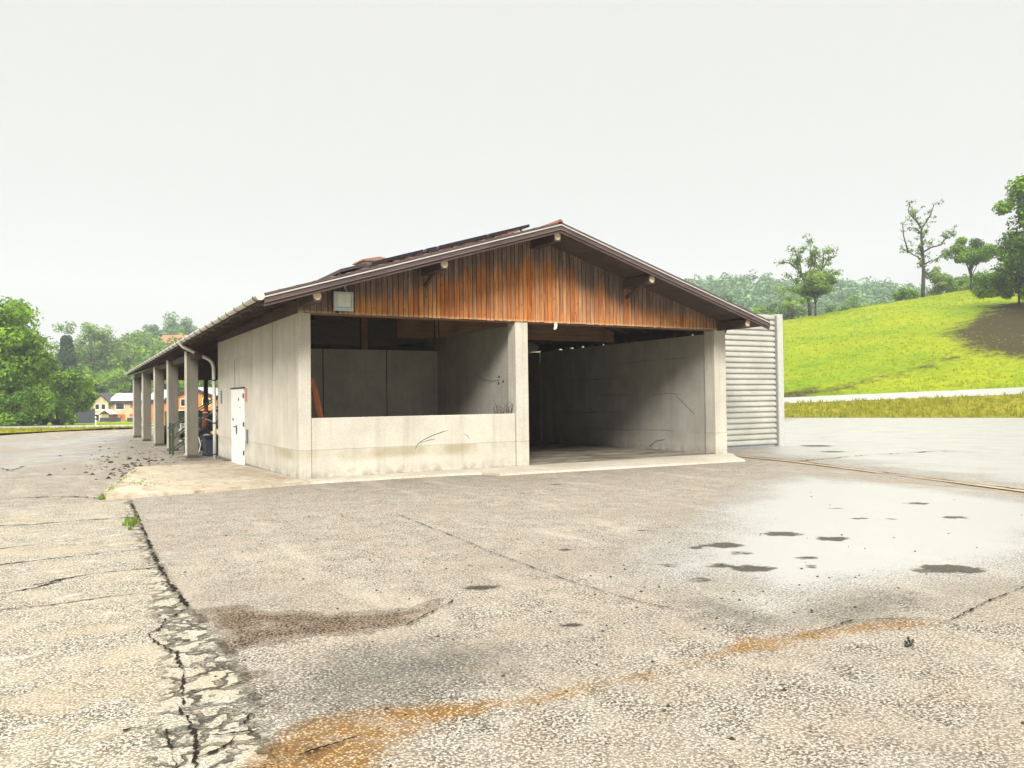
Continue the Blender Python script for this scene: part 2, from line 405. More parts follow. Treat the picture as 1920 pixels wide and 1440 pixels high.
    chips = n.math('MULTIPLY', n.rng(v2.outputs['Distance'], .16, .24, 1, 0), n.rng(val2.outputs[0], .80, .84))
    tone = n.rng(val.outputs[0], 0, 1, 0, 1)
    asp = n.mix(tone, (.225, .200, .162), (.45, .41, .345))
    pit = n.rng(n.math('ADD', n.noise(58, 4, rough=.65), n.math('MULTIPLY', n.rng(v1.outputs['Distance'], .30, .75), .16)), .535, .62)
    asp = n.mix(n.math('MULTIPLY', pit, n.rng(n.noise(3.2, 4), .3, .6, .55, .95)), asp, (.016, .013, .010))
    asp = n.mix(n.rng(n.noise(17, 6, rough=.75), .54, .70, 0, .45), asp, (.07, .055, .04))
    asp = n.mix(n.rng(mid, .40, .70, 0, .45), asp, (.27, .21, .15))
    asp = n.mix(n.rng(big, .46, .62, 0, .4), asp, (.19, .16, .125))
    asp = n.mix(n.rng(n.noise(.9, 7, n.scaled((1.4, .35, 1)), .7), .54, .66, 0, .4), asp, (.38, .335, .27))
    asp = n.mix(n.math('MULTIPLY', chips, .75), asp, (.012, .011, .010))
    # old slab: paler, coarse, patchy
    old = n.mix(tone, (.29, .262, .21), (.47, .44, .375))
    old = n.mix(n.math('MULTIPLY', pit, .92), old, (.045, .033, .020))
    old = n.mix(n.rng(n.noise(11, 6, rough=.75), .50, .66, 0, .55), old, (.13, .10, .06))
    old = n.mix(n.rng(mid, .42, .66, 0, .5), old, (.35, .305, .23))
    old = n.mix(n.rng(n.noise(3.6, 7, n.scaled((1, 1.6, 1)), .7), .56, .66, 0, .55), old, (.43, .41, .37))
    old = n.mix(n.rng(n.noise(1.1, 6, rough=.65), .5, .68, 0, .4), old, (.27, .21, .125))
    Lw = wob(L, .10, 6)
    side = n.rng(Lw, -.02, .03)
    c = n.mix(side, asp, old)
    # crumbled strip along the edge
    _, Y_, _ = n.xyz()
    cv = n.n('ShaderNodeTexVoronoi', feature='DISTANCE_TO_EDGE'); n.put(cv.inputs['Vector'], n.math('ADD', 0, 0) if False else n.pos()); cv.inputs['Scale'].default_value = 4.2
    wpv = n.n('ShaderNodeVectorMath', operation='ADD'); nz = n.n('ShaderNodeTexNoise'); nz.inputs['Scale'].default_value = 9; n.put(nz.inputs['Vector'], n.pos())
    sc_ = n.n('ShaderNodeVectorMath', operation='SCALE'); n.t.links.new(nz.outputs['Color'], sc_.inputs[0]); sc_.inputs['Scale'].default_value = .30
    n.t.links.new(n.pos(), wpv.inputs[0]); n.t.links.new(sc_.outputs[0], wpv.inputs[1]); n.t.links.new(wpv.outputs[0], cv.inputs['Vector'])
    wid = n.rng(Y_, -8.0, -12.5, .10, .52)
    inband = n.math('MULTIPLY', n.rng(Lw, -.02, .01), n.rng(n.math('SUBTRACT', Lw, wid), -.04, .06, 1, 0))
    crack = n.math('MULTIPLY', n.rng(cv.outputs['Distance'], .03, .12, 1, 0), inband)
    edge = n.rng(n.math('ABSOLUTE', Lw), .012, .045, 1, 0)
    crack = n.math('MAXIMUM', crack, n.math('MULTIPLY', edge, n.rng(n.noise(3, 4), .35, .55)))
    c = n.mix(n.math('MULTIPLY', inband, .35), c, (.36, .32, .25))
    c = n.mix(n.math('MULTIPLY', n.math('MULTIPLY', crack, .85), n.rng(n.noise(5, 5), .3, .6, .25, 1)), c, (.010, .007, .004))
    # rust-coloured silt
    ow_ = n.math('ADD', wob(O, .22, 6, 8), n.math('MULTIPLY', n.math('SUBTRACT', peb, .5), -.07))
    osm = n.math('MULTIPLY', n.rng(ow_, -.03, .07), n.rng(n.noise(2.6, 8, rough=.75), .34, .54, .2, 1))
    c = n.mix(n.math('MULTIPLY', osm, .92), c, n.mix(n.rng(peb, .2, .9), (.12, .062, .018), (.41, .255, .09)))
    # brown damp stain and dark wet areas
    ss = n.rng(wob(St, .5, 3, 6), -.02, .12)
    ssv = n.rng(n.noise(3.2, 8, rough=.75), .32, .52, .4, 1)
    c = n.mix(n.math('MULTIPLY', n.math('MULTIPLY', ss, ssv), n.rng(pit, 0, 1, .72, .97)), c, n.mix(pit, (.115, .066, .033), (.018, .010, .005)))
    rim = n.rng(n.math('ABSOLUTE', n.math('SUBTRACT', wob(St, .5, 3, 6), .02)), .0, .05, .35, 0)
    c = n.mix(rim, c, (.05, .03, .016))
    dsm = n.math('MULTIPLY', n.rng(n.math('ADD', wob(D, .9, 2.0, 8), n.math('MULTIPLY', n.math('SUBTRACT', n.noise(9, 7, rough=.8), .5), 1.3)), -.15, .55), .9)
    c = n.mix(n.math('MULTIPLY', n.math('MULTIPLY', dsm, 1.0), n.rng(n.noise(46, 4, rough=.7), .42, .58)), c, (.014, .013, .012))
    c = n.mix(n.math('MULTIPLY', dsm, n.rng(peb, .1, .8, .55, .12)), c, (.05, .045, .04))
    # puddles: a film of water where the surface dips
    wv = n.math('ADD', wob(Wt, 1.7, .8, 9), n.math('MULTIPLY', n.math('SUBTRACT', n.noise(7, 6, n.scaled((.7, 1.3, 1)), .75), .5), .85))
    wv2 = n.math('ADD', wv, n.math('MULTIPLY', n.math('SUBTRACT', .62, pit), .55))
    wv2 = n.math('ADD', wv2, n.math('MULTIPLY', n.math('SUBTRACT', n.noise(24, 6, n.scaled((.6, 1.6, 1)), .8), .5), .9))
    wet = n.rng(wv2, .0, .55); damp = n.rng(wv, -.7, .1)
    c = n.mix(n.math('MULTIPLY', damp, n.rng(wet, 0, .6, .30, 0)), c, (.07, .058, .045))
    kk = n.rng(wob(K, .34, 7, 8), -.03, .03)
    wet = n.math('MULTIPLY', wet, n.rng(kk, 0, 1, 1, 0))
    c = n.mix(n.math('MULTIPLY', wet, .85), c, (.25, .247, .235))  # pale base paints the white sky reflection into the water film
    c = n.mix(n.math('MULTIPLY', kk, .9), c, n.mix(n.rng(n.noise(30, 5, rough=.7), .4, .6), (.006, .005, .004), (.045, .036, .022)))
    rough = n.rng(wet, 0, 1, .78, .36)
    rough = n.math('SUBTRACT', rough, n.math('MULTIPLY', n.math('MAXIMUM', dsm, damp), n.rng(wet, 0, 1, .22, 0)))
    h = n.math('ADD', n.math('MULTIPLY', peb, 1.0), n.math('MULTIPLY', fine, .8))
    h = n.math('SUBTRACT', h, n.math('MULTIPLY', crack, 4.0))
    h = n.math('ADD', h, n.math('MULTIPLY', inband, 1.0))
    h = n.math('ADD', h, n.math('MULTIPLY', mid, 2.5))
    nb = n.n('ShaderNodeBump'); n.put(nb.inputs['Height'], h); nb.inputs['Distance'].default_value = .010
    n.put(nb.inputs['Strength'], n.rng(wet, 0, 1, 1.0, .05))
    o = link('yard', me, n.done(n.bsdf(c, rough, nb.outputs[0], 0, n.rng(wet, 0, 1, n.math('ADD', .10, n.math('MULTIPLY', n.math('MAXIMUM', dsm, damp), .12)), .5))))
    return tag(o, kind='structure')
build_yard()
# thin cracks and joints: dirt-filled grooves lying in the paving
CRK = m_plain('crack_dirt', (.012, .009, .006), .95, 0, .4, 20)
def ribbon(name, pts, w, mat, z=.004, jag=.5, step=.06, seed=0, hfun=yard_h):
    r = np.random.default_rng(seed); P = np.asarray(pts, float); L = []; Rr = []
    for i in range(len(P)-1):
        a, b = P[i], P[i+1]; l = np.linalg.norm(b-a); k = max(2, int(l/step))
        for j in range(k + (i == len(P)-2)):
            t = j/k; p = a+(b-a)*t; d = (b-a)/l; nn = np.array([-d[1], d[0]])
            off = (r.random()-.5)*w*jag*1.6
            ww = w*max(.06, (1-jag+jag*2*r.random())*(.62+.55*math.sin(j*.31+i*2.1+seed)*math.sin(j*.13+seed*1.7)))/2
            L.append(p+nn*(off+ww)); Rr.append(p+nn*(off-ww))
    V = [(*q, float(hfun(q[0], q[1]))+z) for q in L]+[(*q, float(hfun(q[0], q[1]))+z) for q in Rr]; k = len(L)
    return MB().add(V, [(i, k+i, k+i+1, i+1) for i in range(k-1)]).build(name, mat)
for i, (pp, w) in enumerate([
    (((-40, 988), (60, 984), (150, 976), (245, 970), (262, 974)), .05),
    (((-30, 1034), (30, 1025), (65, 1022)), .03), (((-40, 1064), (80, 1050), (170, 1040), (270, 1030)), .025),
    (((60, 1098), (110, 1088), (170, 1076), (240, 1070), (300, 1064), (318, 1092)), .028), (((-20, 1118), (60, 1104), (120, 1088)), .022),
    (((-20, 1146), (90, 1136), (200, 1120), (325, 1107)), .018), (((245, 940), (265, 985), (290, 1045), (305, 1075), (330, 1110), (352, 1140)), .03),
    (((352, 1142), (310, 1163), (300, 1182), (275, 1190), (290, 1205), (330, 1224), (345, 1270), (340, 1330), (365, 1380), (368, 1440), (372, 1480)), .020),
    (((230, 1372), (290, 1360), (340, 1340)), .014), (((310, 1370), (330, 1440), (335, 1480)), .010), (((370, 1425), (420, 1405), (450, 1372), (470, 1340)), .016),
    (((350, 1300), (420, 1290), (462, 1278)), .012), (((372, 1386), (430, 1378), (500, 1372)), .012),
    (((745, 965), (800, 987), (860, 1010), (920, 1036), (980, 1058), (1060, 1088), (1130, 1110), (1200, 1130), (1290, 1150)), .013),
    (((1780, 1168), (1850, 1130), (1930, 1098), (2000, 1075)), .016), (((1500, 1196), (1600, 1165), (1760, 1160)), .012),
    (((-60, 940), (40, 934), (140, 932), (245, 938)), .05), (((-60, 892), (60, 888), (150, 884)), .06),
    (((0, 872), (20, 876), (45, 868)), .07), (((560, 1420), (640, 1396), (720, 1368)), .014), (((760, 1175), (830, 1140), (850, 1128)), .02),
    (((1490, 866), (1560, 860), (1620, 854), (1700, 850), (1760, 846), (1860, 850), (1990, 856)), .07)]):
    tag(ribbon('pavement_crack', [gp(*p) for p in pp], w, CRK, .004+.0006*i, .8, max(.02, w*1.2), i), kind='structure')
# drain channel strip running towards the camera
DRN = m_plain('drain_concrete', (.27, .20, .115), .8, 0, .3, 9)
dr = [gp(1374, 855), gp(1500, 868), gp(1650, 888), gp(1790, 906), gp(1930, 924), gp(2100, 948)]
tag(ribbon('drain_channel', dr, .20, DRN, .018, .06, .3, 3), kind='structure')
tag(ribbon('pavement_crack', [p+np.array([.15, .03]) for p in dr], .07, CRK, .020, .4, .1, 4), kind='structure')
# ------------------------------------------------------------------ terrain sheet
def grass_mat(name, green, yell, brown, soil=True):
    n = N(name)
    a = n.noise(.10, 5, rough=.6); b = n.noise(1.3, 6, n.scaled((1, 1, 2)), .7); f = n.noise(7, 5, rough=.7)
    c = n.mix(n.rng(a, .30, .70), green, yell)
    c = n.mix(n.rng(b, .44, .68, 0, .6), c, tuple(x*.45 for x in green))
    c = n.mix(n.rng(n.noise(.33, 7, n.scaled((1, 1, 3)), .75), .50, .66, 0, .45), c, tuple(x*.62 for x in yell))
    c = n.mix(n.rng(f, .5, .72, 0, .5), c, tuple(min(1, x*1.3) for x in yell))
    if soil:
        s = n.attr('soil'); sw = n.math('ADD', s, n.math('MULTIPLY', n.math('SUBTRACT', n.noise(.5, 8, rough=.75), .5), 7.0))
        c = n.mix(n.rng(n.math('ADD', sw, n.math('MULTIPLY', n.math('SUBTRACT', n.noise(2.2, 6, rough=.75), .5), 3.0)), -.3, 1.0, 0, .93), c, n.mix(f, tuple(x*.5 for x in brown), tuple(x*1.5 for x in brown)))
    h = n.math('ADD', n.math('MULTIPLY', b, 1.5), f)
    return n.done(n.bsdf(c, .9, n.bump(h, .9, .12), 0, .05))
GRASS = grass_mat('meadow_grass', (.10, .18, .008), (.23, .245, .010), (.032, .019, .012))
def hit(px, py):
    vs = np.arange(70, 140, .25); d = _f + CR*(px-960)/FPX + CU*(720-py)/FPX; k = d[:2] @ FW
    u = (d[:2] @ RT)/k*vs; z = C0[2]+d[2]/k*vs; t = terr(u, vs) > z
    i = int(np.argmax(t)) if t.any() else len(vs)-1
    return np.array(wp(u[i], vs[i]))
def soil_field(X, Y):
    u, v = uv_of(X, Y)
    mound = np.array([hit(*p) for p in ((1760, 625), (1830, 590), (1870, 570), (1960, 560), (2080, 600), (2080, 700), (1960, 690), (1900, 672), (1830, 665), (1790, 645))])
    s = poly_sd(X, Y, mound)*.6
    tr = np.array([hit(*p) for p in ((1465, 744), (1540, 735), (1620, 716), (1700, 697), (1790, 668))])
    d, par = seg_dist(X, Y, tr); s = np.maximum(s, np.interp(par, [0, 1, 2, 3, 4], [1.4, .9, .3, .2, .8])-d*.6)
    return np.clip(s, -6, 4)
def build_terrain():
    us = np.concatenate([-np.geomspace(80, 900, 40)[::-1], np.linspace(-78, 140, 170), np.geomspace(142, 900, 34)])
    vs = np.concatenate([[-60, -30, -10, 0, 10, 20], np.linspace(28, 150, 120), np.geomspace(152, 1000, 50)])
    U, V = np.meshgrid(us, vs, indexing='ij')
    # row right at the yard edge so the verge starts cleanly
    Z = terr(U, V)
    X = C0[0]+RT[0]*U+FW[0]*V; Y = C0[1]+RT[1]*U+FW[1]*V
    Z = Z + np.where(V > v_edge(U)+17, .12*np.sin(X*1.3+Y*.7)*np.sin(Y*1.1-X*.4), 0)
    me = grid_mesh('grass_ground', X, Y, Z, dict(soil=soil_field(X, Y)))
    me.polygons.foreach_set('use_smooth', [True]*len(me.polygons))
    return tag(link('grass_ground', me, GRASS), kind='structure')
build_terrain()
# verge between yard and road on both sides: drier, yellower grass
VERGE = grass_mat('dry_verge_grass', (.12, .14, .012), (.25, .215, .02), (.12, .08, .04), False)
us = np.linspace(6, 110, 120); tt = np.linspace(0, 1, 14)
U = np.repeat(us[:, None], 14, 1); V = v_edge(us)[:, None] + tt[None]*9.9
Zv = terr(U, V+.02)+.03+.10*np.random.default_rng(3).random(U.shape)*(tt[None] > .05); Zv[:, 0] = .012
X = C0[0]+RT[0]*U+FW[0]*V; Y = C0[1]+RT[1]*U+FW[1]*V
tag(link('verge', grid_mesh('verge', X, Y, Zv), VERGE, smooth=True), kind='structure')
pts_u = np.linspace(-75, -26.6, 60); lo = np.interp(pts_u, [-75, -60, -30, -27.5, -26.6], [39.6, 40, 41, 55, 58]); hi = np.full(60, 60.0)
tt = np.linspace(0, 1, 10); U = np.repeat(pts_u[:, None], 10, 1); V = lo[:, None]+(hi-lo)[:, None]*tt[None]
X = C0[0]+RT[0]*U+FW[0]*V; Y = C0[1]+RT[1]*U+FW[1]*V
tag(link('verge', grid_mesh('verge', X, Y, left_h(V)+.03+.10*np.random.default_rng(4).random(U.shape)), VERGE, smooth=True), kind='structure')
# roads
def m_road():
    n = N('wet_road'); c = n.mix(n.noise(.6, 5), (.24, .24, .235), (.34, .34, .33))
    return n.done(n.bsdf(c, .3, n.bump(n.noise(20, 3), .15, .01)))
ROAD = m_road()
us = np.linspace(4, 120, 90); U = np.repeat(us[:, None], 3, 1); V = v_edge(us)[:, None]+np.array([10.0, 13.5, 17.0])[None]
X = C0[0]+RT[0]*U+FW[0]*V; Y = C0[1]+RT[1]*U+FW[1]*V; Zr = road_z(U)+.06*np.array([0, 3.5, 7.0])[None]+.09
tag(link('road', grid_mesh('road', X, Y, Zr), ROAD), kind='structure')
us = np.linspace(-160, -8, 60); U = np.repeat(us[:, None], 6, 1); V = np.repeat(np.linspace(59.5, 88, 6)[None], 60, 0)
X = C0[0]+RT[0]*U+FW[0]*V; Y = C0[1]+RT[1]*U+FW[1]*V
tag(link('road', grid_mesh('road', X, Y, left_h(V)+.02+.05*sstep(59.5, 66, V)), ROAD), kind='structure')
# grass tufts (uncountable)
def tufts(name, x, y, z, hgt, mat, seed, blades=4, wid=.05):
    r = np.random.default_rng(seed); n = len(x); k = n*blades
    bx = np.repeat(x, blades)+r.normal(0, .10, k)*np.repeat(hgt, blades)*3; by = np.repeat(y, blades)+r.normal(0, .10, k)*np.repeat(hgt, blades)*3; bz = np.repeat(z, blades)
    h = np.repeat(hgt, blades)*r.uniform(.6, 1.3, k); a = r.uniform(0, 6.28, k); ln = r.uniform(.1, .7, k)*h; a2 = r.uniform(0, 6.28, k)
    w = np.repeat(hgt, blades)*wid*r.uniform(2, 4.5, k)
    p0 = np.stack([bx-np.cos(a)*w, by-np.sin(a)*w, bz-.03], 1); p1 = np.stack([bx+np.cos(a)*w, by+np.sin(a)*w, bz-.03], 1)
    p2 = np.stack([bx+np.cos(a2)*ln, by+np.sin(a2)*ln, bz+h], 1)
    v = np.stack([p0, p1, p2], 1).reshape(-1, 3)
    me = np_mesh(name, v, 3, np.arange(3*k), {'tint': np.clip(.2+np.repeat(r.random(n), blades)*.4+r.random(k)*.3, 0, 1)})
    return link(name, me, mat)
GT = m_leaf('meadow_blades', (.09, .18, .008), (.25, .27, .010))
GTV = m_leaf('verge_blades', (.12, .15, .012), (.31, .28, .03))
r = np.random.default_rng(11); n = 22000
u = r.uniform(14, 100, n); s_ = r.uniform(0, 1, n)**1.3; v = v_edge(u)+17.3+s_*(131-v_edge(u)-17.3)
X = C0[0]+RT[0]*u+FW[0]*v; Y = C0[1]+RT[1]*u+FW[1]*v
keep = soil_field(X, Y)+r.normal(0, 2.0, n) < .6
X, Y, u, v = X[keep], Y[keep], u[keep], v[keep]
tag(tufts('hill_grass', X, Y, terr(u, v), r.uniform(.08, .21, len(X)), GT, 5), 'short yellow green grass growing over the hillside behind the road', 'grass', kind='stuff')
n = 9000; u = r.uniform(8, 70, n); v = v_edge(u)+.1+r.uniform(0, 9.7, n)
X = C0[0]+RT[0]*u+FW[0]*v; Y = C0[1]+RT[1]*u+FW[1]*v
tag(tufts('verge_grass', X, Y, terr(u, v)+.06, r.uniform(.12, .34, n), GTV, 6), 'dry yellowish grass on the bank between wet yard and right-hand road', 'grass', kind='stuff')
n = 3000; u = r.uniform(-45, -27, n); lo = np.interp(u, [-45, -30, -27.5, -27], [40.5, 41, 55, 57]); v = lo+r.uniform(0, 1, n)*(60-lo)
X = C0[0]+RT[0]*u+FW[0]*v; Y = C0[1]+RT[1]*u+FW[1]*v
tag(tufts('verge_grass', X, Y, left_h(v)+.05, r.uniform(.08, .22, n), GTV, 8), 'dry yellow grass wedge beside the left-hand road', 'grass', kind='stuff')
# ------------------------------------------------------------------ apron and floors
def m_apron():
    n = N('apron_concrete'); X, Y, Z = n.xyz()
    c = n.mix(n.rng(n.noise(.8, 7, rough=.65), .35, .65), (.24, .19, .125), (.40, .355, .28))
    c = n.mix(n.rng(n.noise(2.5, 6, n.scaled((1, 3, 1)), .7), .5, .72, 0, .6), c, (.13, .095, .06))
    c = n.mix(n.rng(n.math('ADD', X, n.math('MULTIPLY', n.noise(1.1, 4), .8)), -.1, -.9, 0, .55), c, (.33, .285, .21))
    c = n.mix(n.rng(n.noise(1.5, 7, n.scaled((2.2, .6, 1)), .7), .50, .62, 0, .6), c, (.20, .145, .085))
    c = n.mix(n.rng(n.noise(5, 7, rough=.75), .53, .64, 0, .6), c, (.09, .07, .045))
    c = n.mix(n.math('MULTIPLY', n.rng(X, -.2, .2), .5), c, (.45, .42, .36))
    c = n.mix(n.rng(n.noise(40, 4), .5, .7, 0, .4), c, (.1, .085, .06))
    return n.done(n.bsdf(c, .7, n.bump(n.noise(18, 6), .4, .01), 0, .15))
APR = m_apron()
m = MB()
vv = []
FXA = [-3.6, -2, -.3, .0, 1, 2, 3, 3.7, 3.85, 4.3, 6, 8, 10.6, 11.3, 11.95]; FYA = [-1.12, -.98, -.72, -.68, -.70, -.74, -.82, -.95, -1.5, -1.5, -1.6, -1.75, -1.9, -.9, -.15]
for q in np.linspace(0, 1, 24):
    for t in np.linspace(0, 1, 8):
        y0 = np.interp(-3.6+3.6*t, FXA, FYA)+.03; yy = y0+q*(7.4-y0)
        x_ = np.interp(yy, [-1.1, -.2, 7.2, 7.4], [-3.6, -3.6, -2.45, -2.4]); x_ = x_+(.02-x_)*t
        vv.append((x_, yy, float(yard_h(x_, yy))+.045))
m.add(vv, [(i*8+j, i*8+j+1, (i+1)*8+j+1, (i+1)*8+j) for i in range(23) for j in range(7)])
vf = [(x_, y_, -.004) for x_, y_ in zip(FXA, FYA)]; vm = [(x_, y_+.03, .046) for x_, y_ in zip(FXA, FYA)]; vb = [(x_, .03, .047) for x_ in FXA[3:]]; k = len(FXA)
m.add(vf+vm+vb, [(i, i+1, k+i+1, k+i) for i in range(k-1)]+[(k+3+i, k+4+i, 2*k+i+1, 2*k+i) for i in range(k-4)])
tag(m.build('apron', APR), kind='structure')
m = MB(); m.box(.21, 11.5, .035, 9.2, -.15, .05); m.box(-.95, 11.5, 9.45, 29, -.35, -.06)
n = N('bay_floor'); c = n.mix(n.rng(n.noise(.9, 7, n.scaled((1, 2, 1)), .7), .38, .62), (.075, .062, .045), (.30, .265, .205))
c = n.mix(n.rng(n.noise(6, 6, rough=.7), .5, .7, 0, .7), c, (.05, .042, .032))
tag(m.build('floor_slab', n.done(n.bsdf(c, .55, n.bump(n.noise(20, 6), .3, .01)))), kind='structure')
# ------------------------------------------------------------------ the open-fronted storage barn
RX, RZ, SL = 5.65, 5.66, .30           # ridge position, height and roof pitch
EL, ER, YF, YB = -.95, 12.3, -1.2, 30.2
def drop(x, y): return -.40*max(0., min(1, y/30.2))*max(0., (RX-x)/(RX-EL))
def roof_z(x, y=0): return RZ-SL*abs(x-RX)+drop(x, y)
barn = thing('storage_barn', (5.9, 0, 0), 'concrete storage barn with weathered timber gable, open bays and a column-lined side', 'barn')
HT = 3.46
# left side wall: cast panels with open joints
sw = thing.__call__ if False else None
m = MB()
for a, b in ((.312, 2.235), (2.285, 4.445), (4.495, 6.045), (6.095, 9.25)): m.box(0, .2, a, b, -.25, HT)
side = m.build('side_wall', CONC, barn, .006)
m = MB()
for a, b in ((5.25, 6.15), (6.22, 6.35), (6.45, 7.9), (8.0, 8.9)): m.box(-.012, .02, a, b, 2.80+.01*random.random(), 2.86)
m.build('wall_ledge', CONC, side, .004)
MB().box(.022, .17, .26, 9.2, -.2, HT-.01).build('joint_filler', DARKMET, side)
MB().box(-.006, .01, 6.62, 6.645, 2.03, 2.80).build('wall_joint', DARKMET, side)
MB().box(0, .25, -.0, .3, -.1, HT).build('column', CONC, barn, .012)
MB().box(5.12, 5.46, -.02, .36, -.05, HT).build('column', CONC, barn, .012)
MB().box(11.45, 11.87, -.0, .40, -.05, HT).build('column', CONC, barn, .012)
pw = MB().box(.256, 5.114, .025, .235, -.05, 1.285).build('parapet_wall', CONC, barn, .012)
def arc(pts, w): return ribbon_v(pts, w)
m = MB()
for pts in (((2.55, .55), (2.62, .66), (2.78, .76), (2.98, .84), (3.22, .91), (3.38, .95)), ((2.70, .69), (2.9, .74), (3.05, .76)), ((3.75, .86), (3.85, .80), (3.90, .72))):
    m.tube([(x_, .0255, z_) for x_, z_ in pts], [.003]+[.007]*(len(pts)-2)+[.003], 4)
m.build('scratch_mark', CRK, pw)
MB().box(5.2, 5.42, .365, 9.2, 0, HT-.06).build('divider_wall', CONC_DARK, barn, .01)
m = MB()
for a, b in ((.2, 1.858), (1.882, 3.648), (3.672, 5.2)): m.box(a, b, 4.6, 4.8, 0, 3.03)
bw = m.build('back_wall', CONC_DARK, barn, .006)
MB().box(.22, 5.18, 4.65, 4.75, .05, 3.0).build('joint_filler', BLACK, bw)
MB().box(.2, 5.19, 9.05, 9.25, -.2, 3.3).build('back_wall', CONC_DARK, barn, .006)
MB().box(5.42, 11.5, 9.2, 9.4, -.1, 3.36).build('back_wall', WOOD_V, barn, .006)  # dark timber colour puts the deep shade of the bay into this wall
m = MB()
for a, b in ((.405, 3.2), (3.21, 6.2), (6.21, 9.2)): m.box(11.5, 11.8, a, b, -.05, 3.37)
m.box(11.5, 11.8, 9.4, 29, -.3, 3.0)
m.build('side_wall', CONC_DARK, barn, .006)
# scrape lines and socket holes on the inner walls
m = MB(); rr = random.Random(5)
for z_ in (2.25, 1.72, 1.15, 2.75, .62):
    for k in range(3):
        y0 = .8+rr.random()*5; m.tube([(11.497, y0, z_+rr.uniform(-.02, .02)), (11.497, y0+.5, z_+rr.uniform(-.03, .03)), (11.497, y0+1.1+rr.random(), z_+rr.uniform(-.03, .03))], [.002, .004, .002], 4)
m.tube([(11.497, 1.7, 1.7), (11.497, 1.2, 1.35), (11.497, .9, 1.15)], .004, 4); m.tube([(11.497, 2.9, .12), (11.497, 2.6, .3), (11.497, 2.2, .36)], .008, 4)
m.build('scratch_mark', CRK, barn)
m = MB()
for y_, z_ in ((.95, 2.18), (.98, 2.02), (.75, 2.06)): m.lathe((5.2, y_, z_), [(.0, -.004), (.035, -.004), (.035, .004)], 10, 'X')
m.tube([(5.197, 2.2, 2.3), (5.197, 1.8, 2.13), (5.197, 1.3, 2.08), (5.197, .95, 2.1)], .006, 4)
m.build('wall_hole', BLACK, barn)
# columns of the open side
for y_ in (10.0, 14.5, 18.75, 23.6, 28.3):
    m = MB(); m.box(-.78, -.45, y_, y_+.30, -.3, 3.30+drop(-.6, y_)); cl_ = m.build('column', CONC_COL_SHADED, barn, .012); MB().box(-.84, -.783, y_-.01, y_+.07, -.3, 3.36+drop(-.8, y_)).build('lit_edge_strip', CONC, cl_)  # paler strip paints the bright, lit left face of each column
    MB().beam((-.60, y_+.15, 3.36+drop(-.6, y_)), (3.2, y_+.15, 4.5), .18, .26).build('rafter', WOOD_DK, barn)
MB().box(-.66, -.44, 9.3, 29.6, 2.98, 3.16).build('wall_plate', WOOD_DK, barn).hide_render = False
# door on the left wall
dr_ = MB().box(-.035, .0, 5.36, 7.0, -.02, 2.0).build('door', DOORW, barn, .006)
MB().box(-.05, .0, 5.30, 7.06, 2.005, 2.04).build('door_lintel', DARKMET, dr_)
for y_, z_, r_ in ((5.95, 1.72, .04), (6.72, 1.17, .045), (5.75, 1.5, .018)): MB().lathe((-.036, y_, z_), [(0, -.012), (r_, -.012), (r_, .004)], 10, 'X').build('lock_cylinder', BLACK, dr_)
m = MB(); m.box(-.05, -.036, 6.18, 6.28, .78, 1.02); m.tube([(-.06, 6.23, .98), (-.085, 6.23, .98), (-.085, 6.42, .97)], .014, 6)
m.build('handle', DARKMET, dr_)
for z_ in (.25, 1.0, 1.75): MB().tube([(-.04, 5.35, z_), (-.04, 5.35, z_+.12)], .016, 8).build('hinge', DARKMET, dr_)
for y_, z_ in ((5.02, .74), (8.65, 1.80)):
    v_ = MB().box(-.008, .02, y_-.14, y_+.14, z_-.2, z_+.2).build('vent', GALV, barn, .003)
    m = MB(); [m.box(-.014, -.009, y_-.10, y_+.10, z_-.16+k*.045, z_-.135+k*.045) for k in range(8)]
    m.build('vent_slat', BLACK, v_)
MB().box(-.012, .0, 5.02, 5.24, 1.65, 2.0).build('rust_patch', m_plain('rust_stain', (.38, .2, .12), .8, 0, .3), barn)
# gable boards
m = MB(); x_ = -.02; rr = random.Random(2)
while x_ < 11.86:
    w_ = rr.uniform(.098, .135); x1 = min(x_+w_-.015, 11.88); d_ = rr.uniform(0, .012); zb = HT+.004+rr.uniform(-.008, .006)
    m.tag = rr.random()
    za, zb2 = roof_z(x_)-.17, roof_z(x1)-.17
    if x_ < RX < x1: za = zb2 = min(za, zb2)
    m.hexa([(x_, -.045-d_, zb), (x1, -.045-d_, zb), (x1, -.018, zb), (x_, -.018, zb)], [(x_, -.045-d_, za), (x1, -.045-d_, zb2), (x1, -.018, zb2), (x_, -.018, za)])
    x_ += w_
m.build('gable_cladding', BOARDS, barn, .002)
m = MB(); m.add([(0, .0, HT+.02), (11.87, .0, HT+.02), (11.87, .0, roof_z(11.87)-.17), (RX, .0, RZ-.17), (0, .0, roof_z(0)-.17),
     (0, .05, HT+.02), (11.87, .05, HT+.02), (11.87, .05, roof_z(11.87)-.17), (RX, .05, RZ-.17), (0, .05, roof_z(0)-.17)],
     [(0,1,2,3,4), (9,8,7,6,5), (0,5,6,1), (1,6,7,2), (2,7,8,3), (3,8,9,4), (4,9,5,0)])
m.build('gable_backing', BLACK, barn)
MB().box(.26, 11.44, .06, .22, HT-.02, HT+.16).build('lintel_beam', WOOD_BR, barn)
MB().tube([(6.25, -.01, 3.50), (6.25, -.03, 3.40), (6.24, -.02, 3.33), (6.20, -.02, 3.31)], [.03, .045, .035, .02], 8).build('hook', DOORW, barn)
